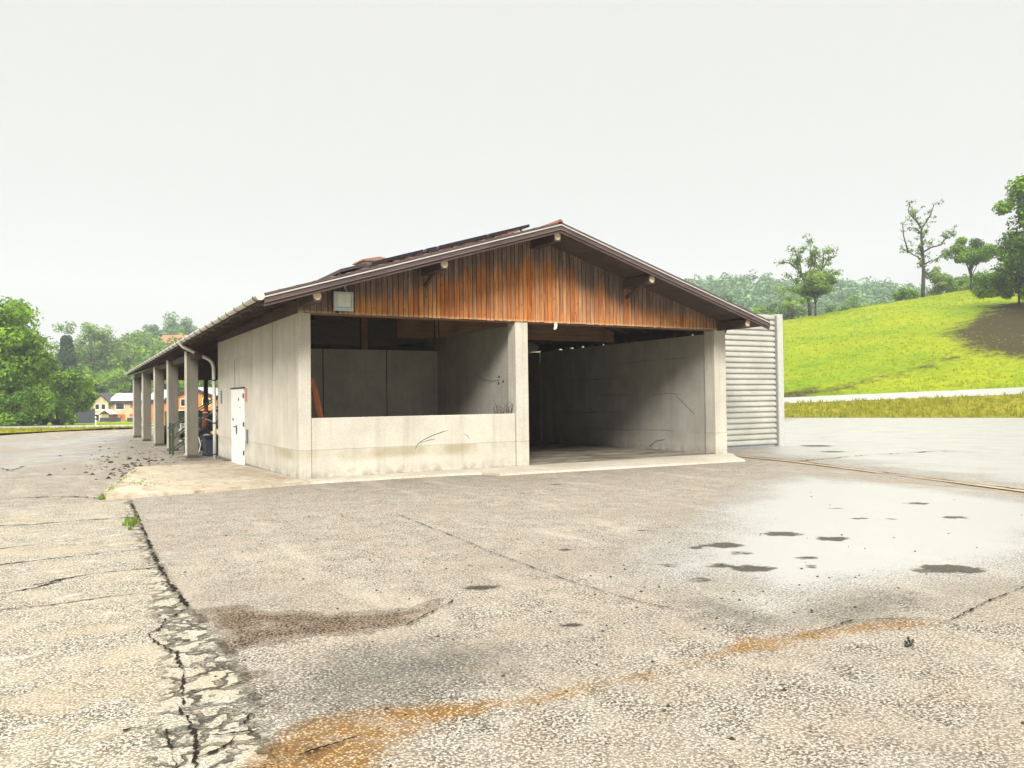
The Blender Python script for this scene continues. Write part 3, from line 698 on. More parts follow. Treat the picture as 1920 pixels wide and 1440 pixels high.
# boarded partition behind the first bay and loft posts
m = MB(); m.tag = .2
for k in range(8): 
    m.tag = rr.random(); m.box(5.25, 11.45, 4.55, 4.58, 3.43+k*.18, 3.605+k*.18)
m.build('loft_partition', WOOD_BR, barn)
m = MB(); [m.box(5.121-.0, 5.2, 4.55, 4.58, 3.40+k*.18, 3.575+k*.18) for k in range(6)]; m.box(4.0, 5.12, 4.62, 4.65, 3.39, 4.3)
m.build('loft_partition', WOOD_BR, barn)
MB().box(2.95, 3.12, 4.62, 4.78, 3.03, 4.8).build('post', WOOD_BR, barn)
MB().box(.2, 5.2, 4.78, 4.9, 3.03, 3.16).build('wall_plate', WOOD_DK, barn)
# left flank timber strip and right wall head with gaps
m = MB()
for k in range(3): m.tag = rr.random(); m.box(.0, .03, -.0, 9.25, HT+.004+k*.15, HT+.15+k*.15)
m.build('flank_boards', WOOD_DK, barn)
m = MB(); y_ = .4
for a, b in ((.42, .9), (1.25, 1.55), (1.75, 2.3), (2.5, 3.4), (3.62, 3.9), (4.05, 4.75), (5.0, 5.2), (5.6, 5.75), (6.2, 6.35), (6.85, 7.0), (7.55, 7.7), (8.3, 9.2)):
    MB().box(11.53, 11.78, a, b, 3.372, 3.66).build('infill_block', WOOD_DK, barn)
# roof: deck, tiles, rafters, purlins, bargeboards
def slope_pts(side, x): return x
rf = MB()
for (xa, xb) in ((EL, RX), (RX, ER)):
    def P(x, y, dz): return (x, y, roof_z(x, y)+dz)
    rf.hexa([P(xa, YF+.03, -.16), P(xb, YF+.03, -.16), P(xb, YB, -.16), P(xa, YB, -.16)], [P(xa, YF+.03, -.07), P(xb, YF+.03, -.07), P(xb, YB, -.07), P(xa, YB, -.07)])
roof = rf.build('roof', WOOD_DK, barn)
vs, fs = [], []
m = MB()
ys = np.arange(YF, YB+.01, .075)
for sgn, x_end in ((-1, EL-.06), (1, ER+.05)):
    xs = []; n_c = 20; tot = abs(x_end-RX)
    for k in range(n_c):
        xs += [(RX+sgn*tot*k/n_c, .0 if k == 0 else -.0), (RX+sgn*tot*(k+.999)/n_c, .028)]
    rowsv = []
    for (x_, up) in xs:
        z0 = np.array([roof_z(x_, max(y, 0)) for y in ys]); wv = .014*np.sin(ys/.3*2*math.pi)
        rowsv.append([(x_, y, z-.045+up+w) for y, z, w in zip(ys, z0, wv)])
    o_ = len(m.v); nn = len(ys); allv = [p for rw in rowsv for p in rw]
    m.add(allv, [(i*nn+j, i*nn+j+1, (i+1)*nn+j+1, (i+1)*nn+j) for i in range(len(xs)-1) for j in range(nn-1)])
tiles = m.build('tile', TILE, roof)
MB().tube([(RX, YF-.02, RZ-.03), (RX, YB, RZ-.03)], .07, 8).build('ridge_cap', TILE, roof)
for sgn, xe in ((-1, EL), (1, ER)):
    a = (RX, RZ); b = (xe, roof_z(xe))
    def strip(dz0, dz1, y0, y1, ext=0):
        return [(a[0], y0, a[1]+dz0), (b[0], y0, b[1]+dz0), (b[0], y1, b[1]+dz0), (a[0], y1, a[1]+dz0)], [(a[0], y0, a[1]+dz1), (b[0], y0, b[1]+dz1), (b[0], y1, b[1]+dz1), (a[0], y1, a[1]+dz1)]
    MB().hexa(*strip(-.105, -.078, YF-.045, YF+.02)).build('verge_flashing', FLASH, roof)
    MB().hexa(*strip(-.185, -.107, YF-.025, YF+.015)).build('bargeboard', WOOD_DK, roof)
    MB().hexa(*strip(-.200, -.187, YF-.030, YF+.02)).build('cover_strip', WOOD_PK, roof)
    MB().hexa(*strip(-.265, -.202, YF+.004, YF+.045)).build('bargeboard', WOOD_DK, roof)
    MB().hexa(*strip(-.065, -.02, YF-.02, YF+.01)).build('verge_tile_edge', WOOD_DK, roof)
# soffit boards under the front overhang run parallel to the ridge
m = MB()
for k in range(36):
    x0 = EL+.05+k*(ER-EL-.1)/36; x1 = x0+(ER-EL-.1)/36-.008
    if x0 < RX < x1: continue
    m.tag = rr.random(); m.hexa([(x0, YF+.05, roof_z(x0)-.185), (x1, YF+.05, roof_z(x1)-.185), (x1, -.06, roof_z(x1)-.185), (x0, -.06, roof_z(x0)-.185)],
        [(x0, YF+.05, roof_z(x0)-.162), (x1, YF+.05, roof_z(x1)-.162), (x1, -.06, roof_z(x1)-.162), (x0, -.06, roof_z(x0)-.162)])
m.build('soffit', WOOD_DK, roof)
for x_, z_ in ((8.40, None), (2.80, None), (RX, None), (.08, None), (11.62, None)):
    zz = roof_z(x_)-.17-.14 - (.02 if x_ == RX else 0)
    y1 = 28.5
    p_ = MB().box(x_-.09, x_+.09, YF+.12, 9.4, zz-.115, zz+.115).build('purlin', WOOD_DK, barn, .012)
    MB().lathe((x_, YF+.118, zz), [(0, 0), (.085, 0), (.088, .02)], 10, 'Y').build('end_grain', ENDGR, p_)
    if x_ in (8.40, 2.80): MB().beam((x_, YF+.62, zz-.11), (x_, -.05, zz-.34), .06, .07).build('knee_brace', WOOD_DK, p_)
for k in range(11):
    y_ = -.0+k*.9+.35
    MB().beam((RX, y_, RZ-.23), (12.2, y_, roof_z(12.2)-.23), .10, .14, (0, 1, 0)).build('rafter', WOOD_DK, barn)
for k in range(10):
    y_ = k*1.05-.9
    MB().beam((.05, y_, roof_z(.05, y_)-.20), (EL+.03, y_, roof_z(EL, y_)-.20), .09, .09, (0, 1, 0)).build('rafter', WOOD_DK, barn)
# rear gable of the open part
m = MB(); m.add([(-.6, 28.6, 2.85), (11.8, 28.6, 2.85), (11.8, 28.6, 3.6), (RX, 28.6, 5.4), (-.6, 28.6, 3.1), (-.6, 28.68, 2.85), (11.8, 28.68, 2.85), (11.8, 28.68, 3.6), (RX, 28.68, 5.4), (-.6, 28.68, 3.1)],
     [(0,1,2,3,4), (9,8,7,6,5), (0,5,6,1), (1,6,7,2), (2,7,8,3), (3,8,9,4), (4,9,5,0)])
m.build('rear_gable', WOOD_V, barn)
for px in (386, 420):
    q = at(px, 740, 1); d = q-C0; t = (28.6-C0[1])/d[1]; xx = float(C0[0]+d[0]*t)
    MB().box(xx-.10, xx+.10, 28.5, 28.7, -.3, 2.85).build('post', WOOD_DK, barn)
MB().box(3.3, 11.6, 28.55, 28.65, 2.25, 2.42).build('rail', WOOD_DK, barn)
# gutter
def gx(y): return EL-.055
g = MB(); ys = np.linspace(YF, YB, 33); nn = 9
allv = []
for y in ys:
    zc = roof_z(EL, y)-.06
    for k in range(nn):
        w = math.pi+math.pi*k/(nn-1); allv.append((EL-.075+.075*math.cos(w), y, zc+.078*math.sin(w)))
    for k in range(nn):
        w = 2*math.pi-math.pi*k/(nn-1); allv.append((EL-.075+.068*math.cos(w), y, zc+.07*math.sin(w)))
c_ = 2*nn
g.add(allv, [(i*c_+j, i*c_+(j+1) % c_, (i+1)*c_+(j+1) % c_, (i+1)*c_+j) for i in range(len(ys)-1) for j in range(c_)]+[tuple(range(c_))])
gut = g.build('gutter', GUTTER, barn, 0, True)
MB().lathe((EL-.075, YF-.004, roof_z(EL)-.075), [(0, 0), (.082, 0), (.082, .015)], 14, 'Y').build('gutter_end', GUTTER, gut)
for k in range(34):
    y = YF+.3+k*.9; zc = roof_z(EL, y)-.06
    MB().tube([(EL-.075+.083*math.cos(w), y, zc+.086*math.sin(w)) for w in np.linspace(math.pi, 2*math.pi, 7)]+[(EL+.06, y, zc+.0)], .011, 5).build('gutter_bracket', DARKMET, gut)
zc = roof_z(EL, 9.4)-.13
pipe = MB().tube([(EL-.075, 9.42, zc+.03), (EL-.07, 9.42, zc-.03), (EL-.02, 9.42, zc-.09), (-.24, 9.41, zc-.46), (-.15, 9.39, zc-.55), (-.105, 9.36, zc-.70), (-.09, 9.34, 1.4), (-.09, 9.33, -.2)], .052, 12).build('downpipe', GUTTER, barn, 0, True)
for z_ in (.05, 1.0, 2.3): MB().lathe((-.09, 9.335, z_), [(.053, 0), (.062, 0), (.062, .04), (.053, .04)], 12).build('pipe_clip', DARKMET, pipe)
# solar modules and vent hood on the left roof slope
for x0, x1, mt in ((.62, 1.18, TILE), (1.28, 2.42, PVGLASS), (2.50, 2.72, PVGLASS), (2.80, 3.95, PVGLASS), (4.02, 5.05, PVGLASS)):
    m = MB(); dz = .075
    m.hexa([(x0, -.85, roof_z(x0)+dz-.02), (x1, -.85, roof_z(x1)+dz-.02), (x1, .95, roof_z(x1)+dz-.02), (x0, .95, roof_z(x0)+dz-.02)],
           [(x0, -.85, roof_z(x0)+dz+.045), (x1, -.85, roof_z(x1)+dz+.045), (x1, .95, roof_z(x1)+dz+.045), (x0, .95, roof_z(x0)+dz+.045)])
    pv = m.build('solar_panel', mt if mt is PVGLASS else DARKMET, barn, .004)
    for y in (-.6, .7):
        for xq in (x0+.07, x1-.07): MB().box(xq-.02, xq+.02, y, y+.04, roof_z(xq)-.04, roof_z(xq)+dz).build('panel_foot', GALV, pv)
vx, vy = 2.75, 3.0
vh = MB().box(vx-.35, vx+.30, vy-.3, vy+.3, roof_z(vx)-.25, roof_z(vx)+.32).build('vent_hood', FLASH, barn)
MB().hexa([(vx-.45, vy-.4, roof_z(vx)+.32), (vx+.55, vy-.4, roof_z(vx)+.36), (vx+.55, vy+.4, roof_z(vx)+.36), (vx-.45, vy+.4, roof_z(vx)+.32)],
          [(vx-.45, vy-.4, roof_z(vx)+.35), (vx+.0, vy-.4, roof_z(vx)+.45), (vx+.0, vy+.4, roof_z(vx)+.45), (vx-.45, vy+.4, roof_z(vx)+.35)]).build('hood_cover', WOOD_BR, vh)
# ------------------------------------------------------------------ floodlight on the gable
fl = thing('floodlight', (.87, -.06, 3.52), 'square grey floodlight mounted low on the left end of the timber gable', 'floodlight')
m = MB(); x0, x1, z0, z1, yb, yf = .66, 1.08, 3.50, 3.90, -.07, -.24
m.hexa([(x0+.06, yb, z0+.06), (x1-.06, yb, z0+.06), (x1-.06, yb, z1-.06), (x0+.06, yb, z1-.06)], [(x0, yf, z0), (x1, yf, z0), (x1, yf, z1), (x0, yf, z1)])
m.build('housing', m_plain('grey_blue_casing', (.36, .42, .45), .4, .2, .1), fl, .012)
m = MB()
for a in ((x0, x1, z0, z0+.075), (x0, x1, z1-.045, z1), (x0, x0+.085, z0+.078, z1-.048), (x1-.045, x1, z0+.078, z1-.048)): m.box(a[0], a[1], yf-.028, yf-.001, a[2], a[3])
m.build('front_frame', m_plain('grey_blue_frame', (.42, .49, .51), .4, .2, .1), fl, .006)
MB().box(x0+.09, x1-.05, yf-.012, yf-.002, z0+.08, z1-.05).build('lens', m_plain('floodlight_glass', (.62, .63, .52), .12, 0, .1), fl)
MB().box(x0+.11, x1-.07, yf-.018, yf-.013, z0+.09, z0+.17).build('reflector', DOORW, fl)
MB().tube([(x1-.11, -.07, z1+.30), (x1-.12, -.08, z1+.10), (x1-.09, -.12, z1+.03), (x1-.06, -.16, z1-.02)], .012, 6).build('cable', DOORW, fl)
MB().box(x0+.1, x0+.16, -.10, -.05, z0-.03, z0+.07).build('bracket', DARKMET, fl)
# ------------------------------------------------------------------ sheet-metal screen wall on the right
sm = thing('metal_screen_wall', (14.4, 1.9, 0), 'tall pale wall of horizontal ribbed metal sheets with a corner post beside the barn', 'metal wall')
def m_sheet():
    n = N('pale_ribbed_sheet'); X, Y, Z = n.xyz()
    c = n.mix(n.rng(n.noise(1.2, 6), .35, .65), (.34, .335, .29), (.42, .415, .37))
    c = n.mix(n.rng(n.noise(1, 6, n.scaled((4, 4, .5)), .6), .55, .75, 0, .35), c, (.28, .27, .22))
    return n.done(n.bsdf(c, .4, n.bump(n.noise(30, 3), .08, .01), .1))
SHEET = m_sheet()
prof = []; p = .174; z_ = .06
while z_ < 4.12:
    prof += [(-.0, z_), (-.0, z_+.022), (.05, z_+.034), (.055, z_+.07), (.05, z_+.125), (.012, z_+.150)]; z_ += p
x0, x1, yy = 12.75, 15.86, 1.9
m = MB(); k = len(prof)
m.add([(x0, yy-d, z) for d, z in prof]+[(x1, yy-d, z) for d, z in prof], [(i, k+i, k+i+1, i+1) for i in range(k-1)])
m.build('ribbed_sheet', SHEET, sm)
MB().box(x0, x1, yy+.002, yy+.22, .0, 4.16).build('wall_core', GALV, sm)
MB().box(x1+.004, x1+.10, yy-.04, yy+.23, -.02, 4.2).build('end_recess_shade', m_plain('grey_trim_shadow', (.16, .16, .15), .5, .2), sm)  # shadow of the slat ends, built as a darker strip
MB().box(x1+.104, x1+.34, yy-.09, yy+.23, -.02, 4.26).build('corner_post', m_plain('pale_trim', (.42, .42, .385), .4, .1, .08), sm, .01)
MB().box(x0, x1, yy-.03, yy+.2, 4.165, 4.24).build('cap_rail', SHEET, sm)
m = MB()
for zq in np.arange(.10, 4.1, p):
    for xq in (13.4, 14.3, 15.2): m.lathe((xq, yy-.058, zq+.075), [(0, 0), (.009, 0), (.009, .01)], 6, 'Y')
m.build('screw_head', GALV, sm)
# ------------------------------------------------------------------ loose things in and around the barn
pl = MB().beam((.95, 1.05, .06), (.55, 1.0, 2.12), .10, .05, (0, 1, 0)); tag(pl.build('leaning_plank', WOOD_RED, None, .004), 'reddish wooden plank leaning behind the parapet, longer of the pair', 'plank', 'planks leaning in the left bay')
pl = MB().beam((1.06, 1.12, .06), (.64, 1.09, 1.95), .09, .04, (0, 1, 0)); pk = pl.build('leaning_plank', WOOD_RED, None, .004)
tag(pk, 'shorter reddish plank strapped in front of the longer plank behind the parapet', 'plank', 'planks leaning in the left bay')
# dry weeds behind the parapet near the middle column
wd = MB(); rr = random.Random(9)
for k in range(26):
    x_ = 4.62+rr.random()*.46; y_ = .14+rr.random()*.07; h_ = rr.uniform(.06, .34)
    wd.tube([(x_, y_, 1.28), (x_+rr.uniform(-.04, .04), y_+rr.uniform(-.02, .02), 1.285+h_*.6), (x_+rr.uniform(-.09, .09), y_+rr.uniform(-.03, .03), 1.285+h_)], [.006, .005, .002], 4)
tag(wd.build('dry_weed', m_plain('dry_stalk', (.07, .06, .045), .9)), 'dry dark weed stalks on top of the parapet by the middle column', 'weeds')
# hay elevator: inclined green steel frame standing between the side columns
OLIVE = m_plain('olive_paint', (.04, .055, .035), .5, .1, .3, 6); SILV = m_plain('worn_steel', (.5, .5, .48), .35, .6)
he = thing('hay_elevator', (.2, 12.3, -.06), 'dark green inclined farm conveyor with side rails parked between the side columns', 'farm machine')
for yv in (12.0, 12.75):
    fr = MB()
    for (a, b, w) in (((-1.02, .80), (1.9, 2.75), .07), ((-.93, .48), (1.9, 2.38), .05), ((-.95, .06), (-.35, .48), .06), ((-.4, .10), (1.9, 1.72), .13)):
        fr.beam((a[0], yv, a[1]), (b[0], yv, b[1]), .04, w, (0, 1, 0))
    fr.build('side_rail', OLIVE, he, .004)
    MB().beam((-.95, yv, -.06), (-.95, yv, .98), .07, .09, (0, 1, 0)).build('leg', OLIVE, he, .004)
    MB().beam((.62, yv, -.06), (.62, yv, 1.7), .07, .09, (0, 1, 0)).build('leg', OLIVE, he, .004)
m = MB()
for k in range(9): t = k/8; m.beam((-.9+2.7*t, 12.0, .60+1.9*t), (-.9+2.7*t, 12.75, .60+1.9*t), .05, .03)
m.build('crossbar', SILV, he)
m = MB(); m.lathe((.15, 12.38, .42), [(.12, -.05), (.34, -.09), (.42, -.06), (.42, .06), (.34, .09), (.12, .05)], 20, 'Y'); wh = m.build('wheel', BLACK, he, 0, True)
MB().lathe((.15, 12.38, .42), [(.0, -.07), (.2, -.06), (.2, .06), (0, .07)], 14, 'Y').build('rim', SILV, wh)
for k in range(4): MB().tube([(.25+.30*k, 12.2, 1.25+.12*k), (.42+.30*k, 12.2, 1.45+.15*k), (.50+.30*k, 12.2, 1.12+.15*k), (.40+.3*k, 12.2, .95+.15*k)], .035, 6).build('guard', SILV, he, 0, True)
# hay rake with spring tines behind it
hr = thing('hay_rake', (.1, 11.35, -.06), 'low black and white hay rake with bent spring tines on the shed floor', 'farm machine')
MB().beam((-.75, 11.35, .50), (.9, 11.45, .42), .07, .07).build('beam', OLIVE, hr, .004)
for k in range(9):
    x_ = -.72+k*.19
    MB().tube([(x_, 11.36, .5), (x_+.08, 11.25, .52), (x_+.12, 11.15, .30), (x_+.06, 11.02, .06), (x_-.04, 10.98, -.03)], .022, 6).build('tine', BLACK if k % 2 else SILV, hr, 0, True)
for x_ in (-.6, .75):
    MB().lathe((x_, 11.55, .18), [(.06, -.04), (.2, -.05), (.24, -.02), (.24, .02), (.2, .05), (.06, .04)], 16, 'X').build('wheel', BLACK, hr, 0, True)
# tub and sack next to the wall end
tb = thing('plastic_tub', (.2, 10.6, -.06), 'dark blue plastic tub standing just behind the end of the side wall', 'tub')
m = MB(); m.hexa([(-.16, 10.35, -.06), (.62, 10.35, -.06), (.62, 11.0, -.06), (-.16, 11.0, -.06)], [(-.2, 10.3, .55), (.66, 10.3, .55), (.66, 11.05, .55), (-.2, 11.05, .55)])
m.build('body', m_plain('dark_blue_plastic', (.025, .03, .05), .45), tb, .03)
m = MB()
for a in ((-.24, .70, 10.26, 10.31), (-.24, .70, 11.04, 11.09), (-.24, -.19, 10.312, 11.038), (.65, .70, 10.312, 11.038)): m.box(*a, .52, .58)
m.build('rim', BLACK, tb, .01)
m = MB(); m.lathe((.34, 10.66, .585), [(.0, 0), (.20, .0), (.31, .05), (.30, .12), (.18, .19), (0, .21)], 14)
sk = m.build('sack', m_plain('tan_sackcloth', (.55, .36, .18), .9, 0, .25, 14, .4), None, 0, True)
for v_ in sk.data.vertices: v_.co.x += .05*math.sin(v_.co.y*19); v_.co.z += .02*math.sin(v_.co.x*23) if v_.co.z > .63 else 0
tag(sk, 'crumpled tan sack lying on top of the dark blue tub', 'sack')
ft = thing('farm_trailer', (.9, 19.5, -.06), 'dark two-wheeled farm trailer parked between the far columns', 'trailer')
MB().box(-.15, 1.9, 18.2, 21.2, .62, .72).build('chassis', DARKMET, ft, .01)
m = MB()
for a in ((-.15, 1.9, 18.2, 18.25), (-.15, 1.9, 21.15, 21.2), (-.15, -.10, 18.255, 21.145), (1.85, 1.9, 18.255, 21.145)): m.box(*a, .725, 1.3)
m.build('side_board', m_plain('dark_green_board', (.03, .045, .035), .6), ft)
for x_ in (-.3, 2.05):
    wq = MB().lathe((x_, 19.7, .34), [(.16, -.09), (.34, -.12), (.4, -.07), (.4, .07), (.34, .12), (.16, .09)], 18, 'X').build('wheel', BLACK, ft, 0, True)
    MB().lathe((x_, 19.7, .34), [(0, -.08), (.17, -.07), (.17, .07), (0, .08)], 12, 'X').build('rim', SILV, wq)
MB().beam((.85, 18.2, .64), (.85, 16.9, .5), .09, .09).build('drawbar', DARKMET, ft)
dm = thing('disc_mower', (.5, 14.9, -.06), 'dark disc mower with white guards standing in the open shed', 'farm machine')
MB().box(-.35, 1.4, 14.9, 15.5, .35, .55).build('cutter_bar', DARKMET, dm, .03)
for k in range(4): MB().lathe((-.15+.45*k, 15.2, .24), [(0, -.05), (.22, -.04), (.22, .03), (.08, .1), (0, .1)], 14).build('disc', SILV, dm, 0, True)
MB().beam((.5, 15.2, .5), (.6, 15.3, 1.5), .12, .12).build('mast', m_plain('red_paint', (.30, .05, .03), .5), dm, .01)
MB().tube([(-.3, 14.95, .6), (-.1, 14.9, .95), (.4, 14.9, 1.1), (.9, 14.9, .9), (1.2, 14.95, .6)], .03, 6).build('guard', SILV, dm, 0, True)
MB().box(-.3, .25, 14.92, 15.4, .56, .9).build('cover', DOORW, dm, .03)
# clods and grit scattered on the yard by the columns
def clods(name, n, px0, px1, py0, py1, smin, smax, label, cat, seed, mat):
    r = random.Random(seed); m = MB(); done = 0
    while done < n:
        px, py = r.gauss((px0+px1)/2, (px1-px0)/3.2), r.gauss((py0+py1)/2, (py1-py0)/3.2)
        if py < 815: continue
        x_, y_ = gp(px, py, -.06)
        if x_ > -.95 and y_ > -1: continue
        s = r.uniform(smin, smax); z_ = float(yard_h(x_, y_)); o = len(m.v); a0 = r.random()*6.28
        pts = [(x_, y_, z_+s*r.uniform(.35, .75))]
        for k in range(6): a = a0+k*1.047; rr_ = s*r.uniform(.6, 1.2); pts.append((x_+rr_*math.cos(a)*1.2, y_+rr_*math.sin(a), z_-.005))
        m.add(pts, [(0, 1+k, 1+(k+1) % 6) for k in range(6)]); done += 1
    return tag(m.build(name, mat), label, cat, kind='stuff')
MUD = m_plain('dark_mud', (.035, .026, .018), .9, 0, .4, 20)
clods('mud_clods', 200, 175, 330, 838, 895, .02, .085, 'dark mud clods scattered on the yard beside the column row', 'mud', 3, MUD)
clods('grit', 260, 300, 1900, 880, 1300, .006, .022, 'small dark stones and grit scattered over the asphalt', 'grit', 4, MUD)
# weeds growing in the joint by the apron
WEED = m_leaf('weed_leaf', (.07, .13, .02), (.2, .28, .05))
r = np.random.default_rng(21)
ln = [gp(188, 938, 0), gp(215, 915, 0), gp(253, 880, 0)]; pts = []
for i in range(170): t = r.random()*2; a, b = ln[int(t)], ln[int(t)+1]; pts.append(a+(b-a)*(t % 1)+r.normal(0, .03, 2))
for i in range(60): pts.append(gp(r.normal(262, 18), r.normal(908, 4), 0))
for i in range(26): pts.append(gp(r.normal(243, 6), r.normal(982, 6), 0))
pts = np.array(pts); tf = tufts('joint_weeds', pts[:, 0], pts[:, 1], np.array([float(yard_h(*p)) for p in pts])+.03, r.uniform(.012, .05, len(pts)), WEED, 2, 6, .09)
tag(tf, 'small green weeds sprouting from the paving joint left of the apron', 'weeds', kind='stuff')
# small dark curved survey mark on the asphalt
def ground_curve(pxs, w):
    P = [gp(*p) for p in pxs]; return [(p[0], p[1], .012) for p in P]
m = MB()
for pp in (((1697, 1214), (1703, 1213.5), (1708, 1211), (1711, 1206), (1711.5, 1203)), ((1697.5, 1206), (1700, 1209)), ((1701, 1199), (1705, 1199)), ((1703, 1204), (1705, 1205))):
    m.tube(ground_curve(pp, 1), .0085, 5)
tag(m.build('curved_mark', BLACK), 'small black curved scrap on the asphalt at lower right', 'marking')
# ------------------------------------------------------------------ trees
BARK = m_bark('bark'); BARK_D = m_bark('dark_bark', (.05, .042, .036))
LF = {'spring': m_leaf('leaf_spring_green', (.022, .07, .005), (.26, .42, .03)), 'mid': m_leaf('leaf_mid_green', (.012, .046, .005), (.19, .33, .025)),
      'dark': m_leaf('leaf_dark_green', (.02, .06, .012), (.09, .17, .03)), 'pale': m_leaf('leaf_pale_green', (.03, .075, .015), (.25, .37, .07)),
      'blue': m_leaf('leaf_distant_hazy', (.04, .095, .04), (.17, .29, .11)), 'conifer': m_leaf('leaf_conifer', (.014, .04, .018), (.055, .10, .04))}  # far leaves have the bluish distance haze mixed into their colour
def leaf_cards(cent, rad, n_per, size, rs, squash=.8):
    cent = np.asarray(cent); K = len(cent); rad = np.broadcast_to(rad, (K,)); n = K*n_per
    c = np.repeat(cent, n_per, 0); rr_ = np.repeat(rad, n_per)
    d = rs.normal(0, 1, (n, 3)); d /= np.linalg.norm(d, axis=1)[:, None]
    q = rs.random(n)**.45
    p = c + d*(rr_*q)[:, None]*np.array([1, 1, squash])
    nr = d*.7+rs.normal(0, .6, (n, 3))+np.array([0, 0, .5]); nr /= np.linalg.norm(nr, axis=1)[:, None]
    t = np.cross(nr, rs.normal(0, 1, (n, 3))); t /= np.linalg.norm(t, axis=1)[:, None]; b = np.cross(nr, t)
    s = size*rs.uniform(.55, 1.35, n)
    a1 = p-t*s[:, None]; a2 = p+b*(s*.55)[:, None]+nr*(s*.12)[:, None]; a3 = p+t*s[:, None]; a4 = p-b*(s*.55)[:, None]+nr*(s*.12)[:, None]
    v = np.stack([a1, a2, a3, a4], 1).reshape(-1, 3)
    ct = np.repeat(rs.random(K), n_per)
    tint = np.clip(.75*ct+.6*rs.random(n)-.2, 0, 1)
    return v, tint
def crown_mesh(name, v, tint): return np_mesh(name, v, 4, np.arange(len(v)), {'tint': tint})
def tree(name, label, base, height, crown_r, leafk, n_clump=46, n_per=260, size=.16, clump=.30, trunk_h=.3, seed=0, squash=1.0, group=None, bark=BARK, shape='round', trunk_r=None, lean=0, cat='tree'):
    rs = np.random.default_rng(seed); x0, y0, z0 = base
    root = thing(name, (x0, y0, z0), label, cat, group)
    ch = height*(1-trunk_h); cz = z0+height*trunk_h+ch*.5
    cents = []
    while len(cents) < n_clump:
        d = rs.normal(0, 1, 3); d /= np.linalg.norm(d); rr_ = rs.uniform(.35, 1)**.6
        w = 1+.28*math.sin(d[0]*3+seed)+.22*math.sin(d[2]*4+d[1]*3+seed*2)
        k = crown_r*rr_*w*(1-clump*.6)
        if shape == 'cone':
            f = rs.random(); a = rs.random()*6.28; rad = crown_r*(1-f)*(.5+.5*rs.random()); cents.append((x0+rad*math.cos(a), y0+rad*math.sin(a), z0+height*(trunk_h+(1-trunk_h)*f))); continue
        p = np.array([d[0]*k, d[1]*k, d[2]*ch*.5*rr_*w*(1-clump*.5)])
        if shape == 'umbrella' and p[2] < -ch*.22: p[2] = -ch*.22*rs.random()
        if shape == 'ovate': f = 1-.45*np.clip(p[2]/(ch*.5), -.4, 1); p[:2] *= f
        cents.append((x0+p[0]+lean*(p[2]/ch+.5), y0+p[1], cz+p[2]))
    cents = np.array(cents)
    rad = crown_r*clump*rs.uniform(.7, 1.3, len(cents))
    if shape == 'cone': rad = crown_r*.28*np.ones(len(cents))
    v, tint = leaf_cards(cents, rad, n_per, size, rs)
    link('crown', crown_mesh('crown', v, tint), LF[leafk], root)
    m = MB(); tr = trunk_r or height*.022
    top = z0+height*(trunk_h+.45*(1-trunk_h))
    pts = []; 
    for k in range(6): t = k/5; pts.append((x0+.03*height*math.sin(t*3+seed)*t+lean*t*.4, y0+.03*height*math.cos(t*2.5+seed*1.3)*t, z0-.3+(top-z0+.3)*t))
    m.tube(pts, [tr*1.35]+[tr*(1-.75*k/5) for k in range(1, 6)], 8)
    for i in rs.choice(len(cents), min(14, len(cents)), False):
        c = cents[i]; k = rs.integers(2, 5); p = np.array(pts[k]); mid = p*.5+c*.5+np.array([0, 0, .06*height])*(rs.random()-.2)
        m.tube([p, mid, c], [tr*.5, tr*.28, tr*.08], 5)
    m.build('trunk', bark, root, 0, True)
    return root
def base_at(px, v, dz=0.0):
    u = (px-960)/FPX*v; x, y = wp(u, v); return (x, y, float(terr(u, v))+dz)
def top_h(px, py, v, base): return float(at(px, py, v)[2]-base[2])
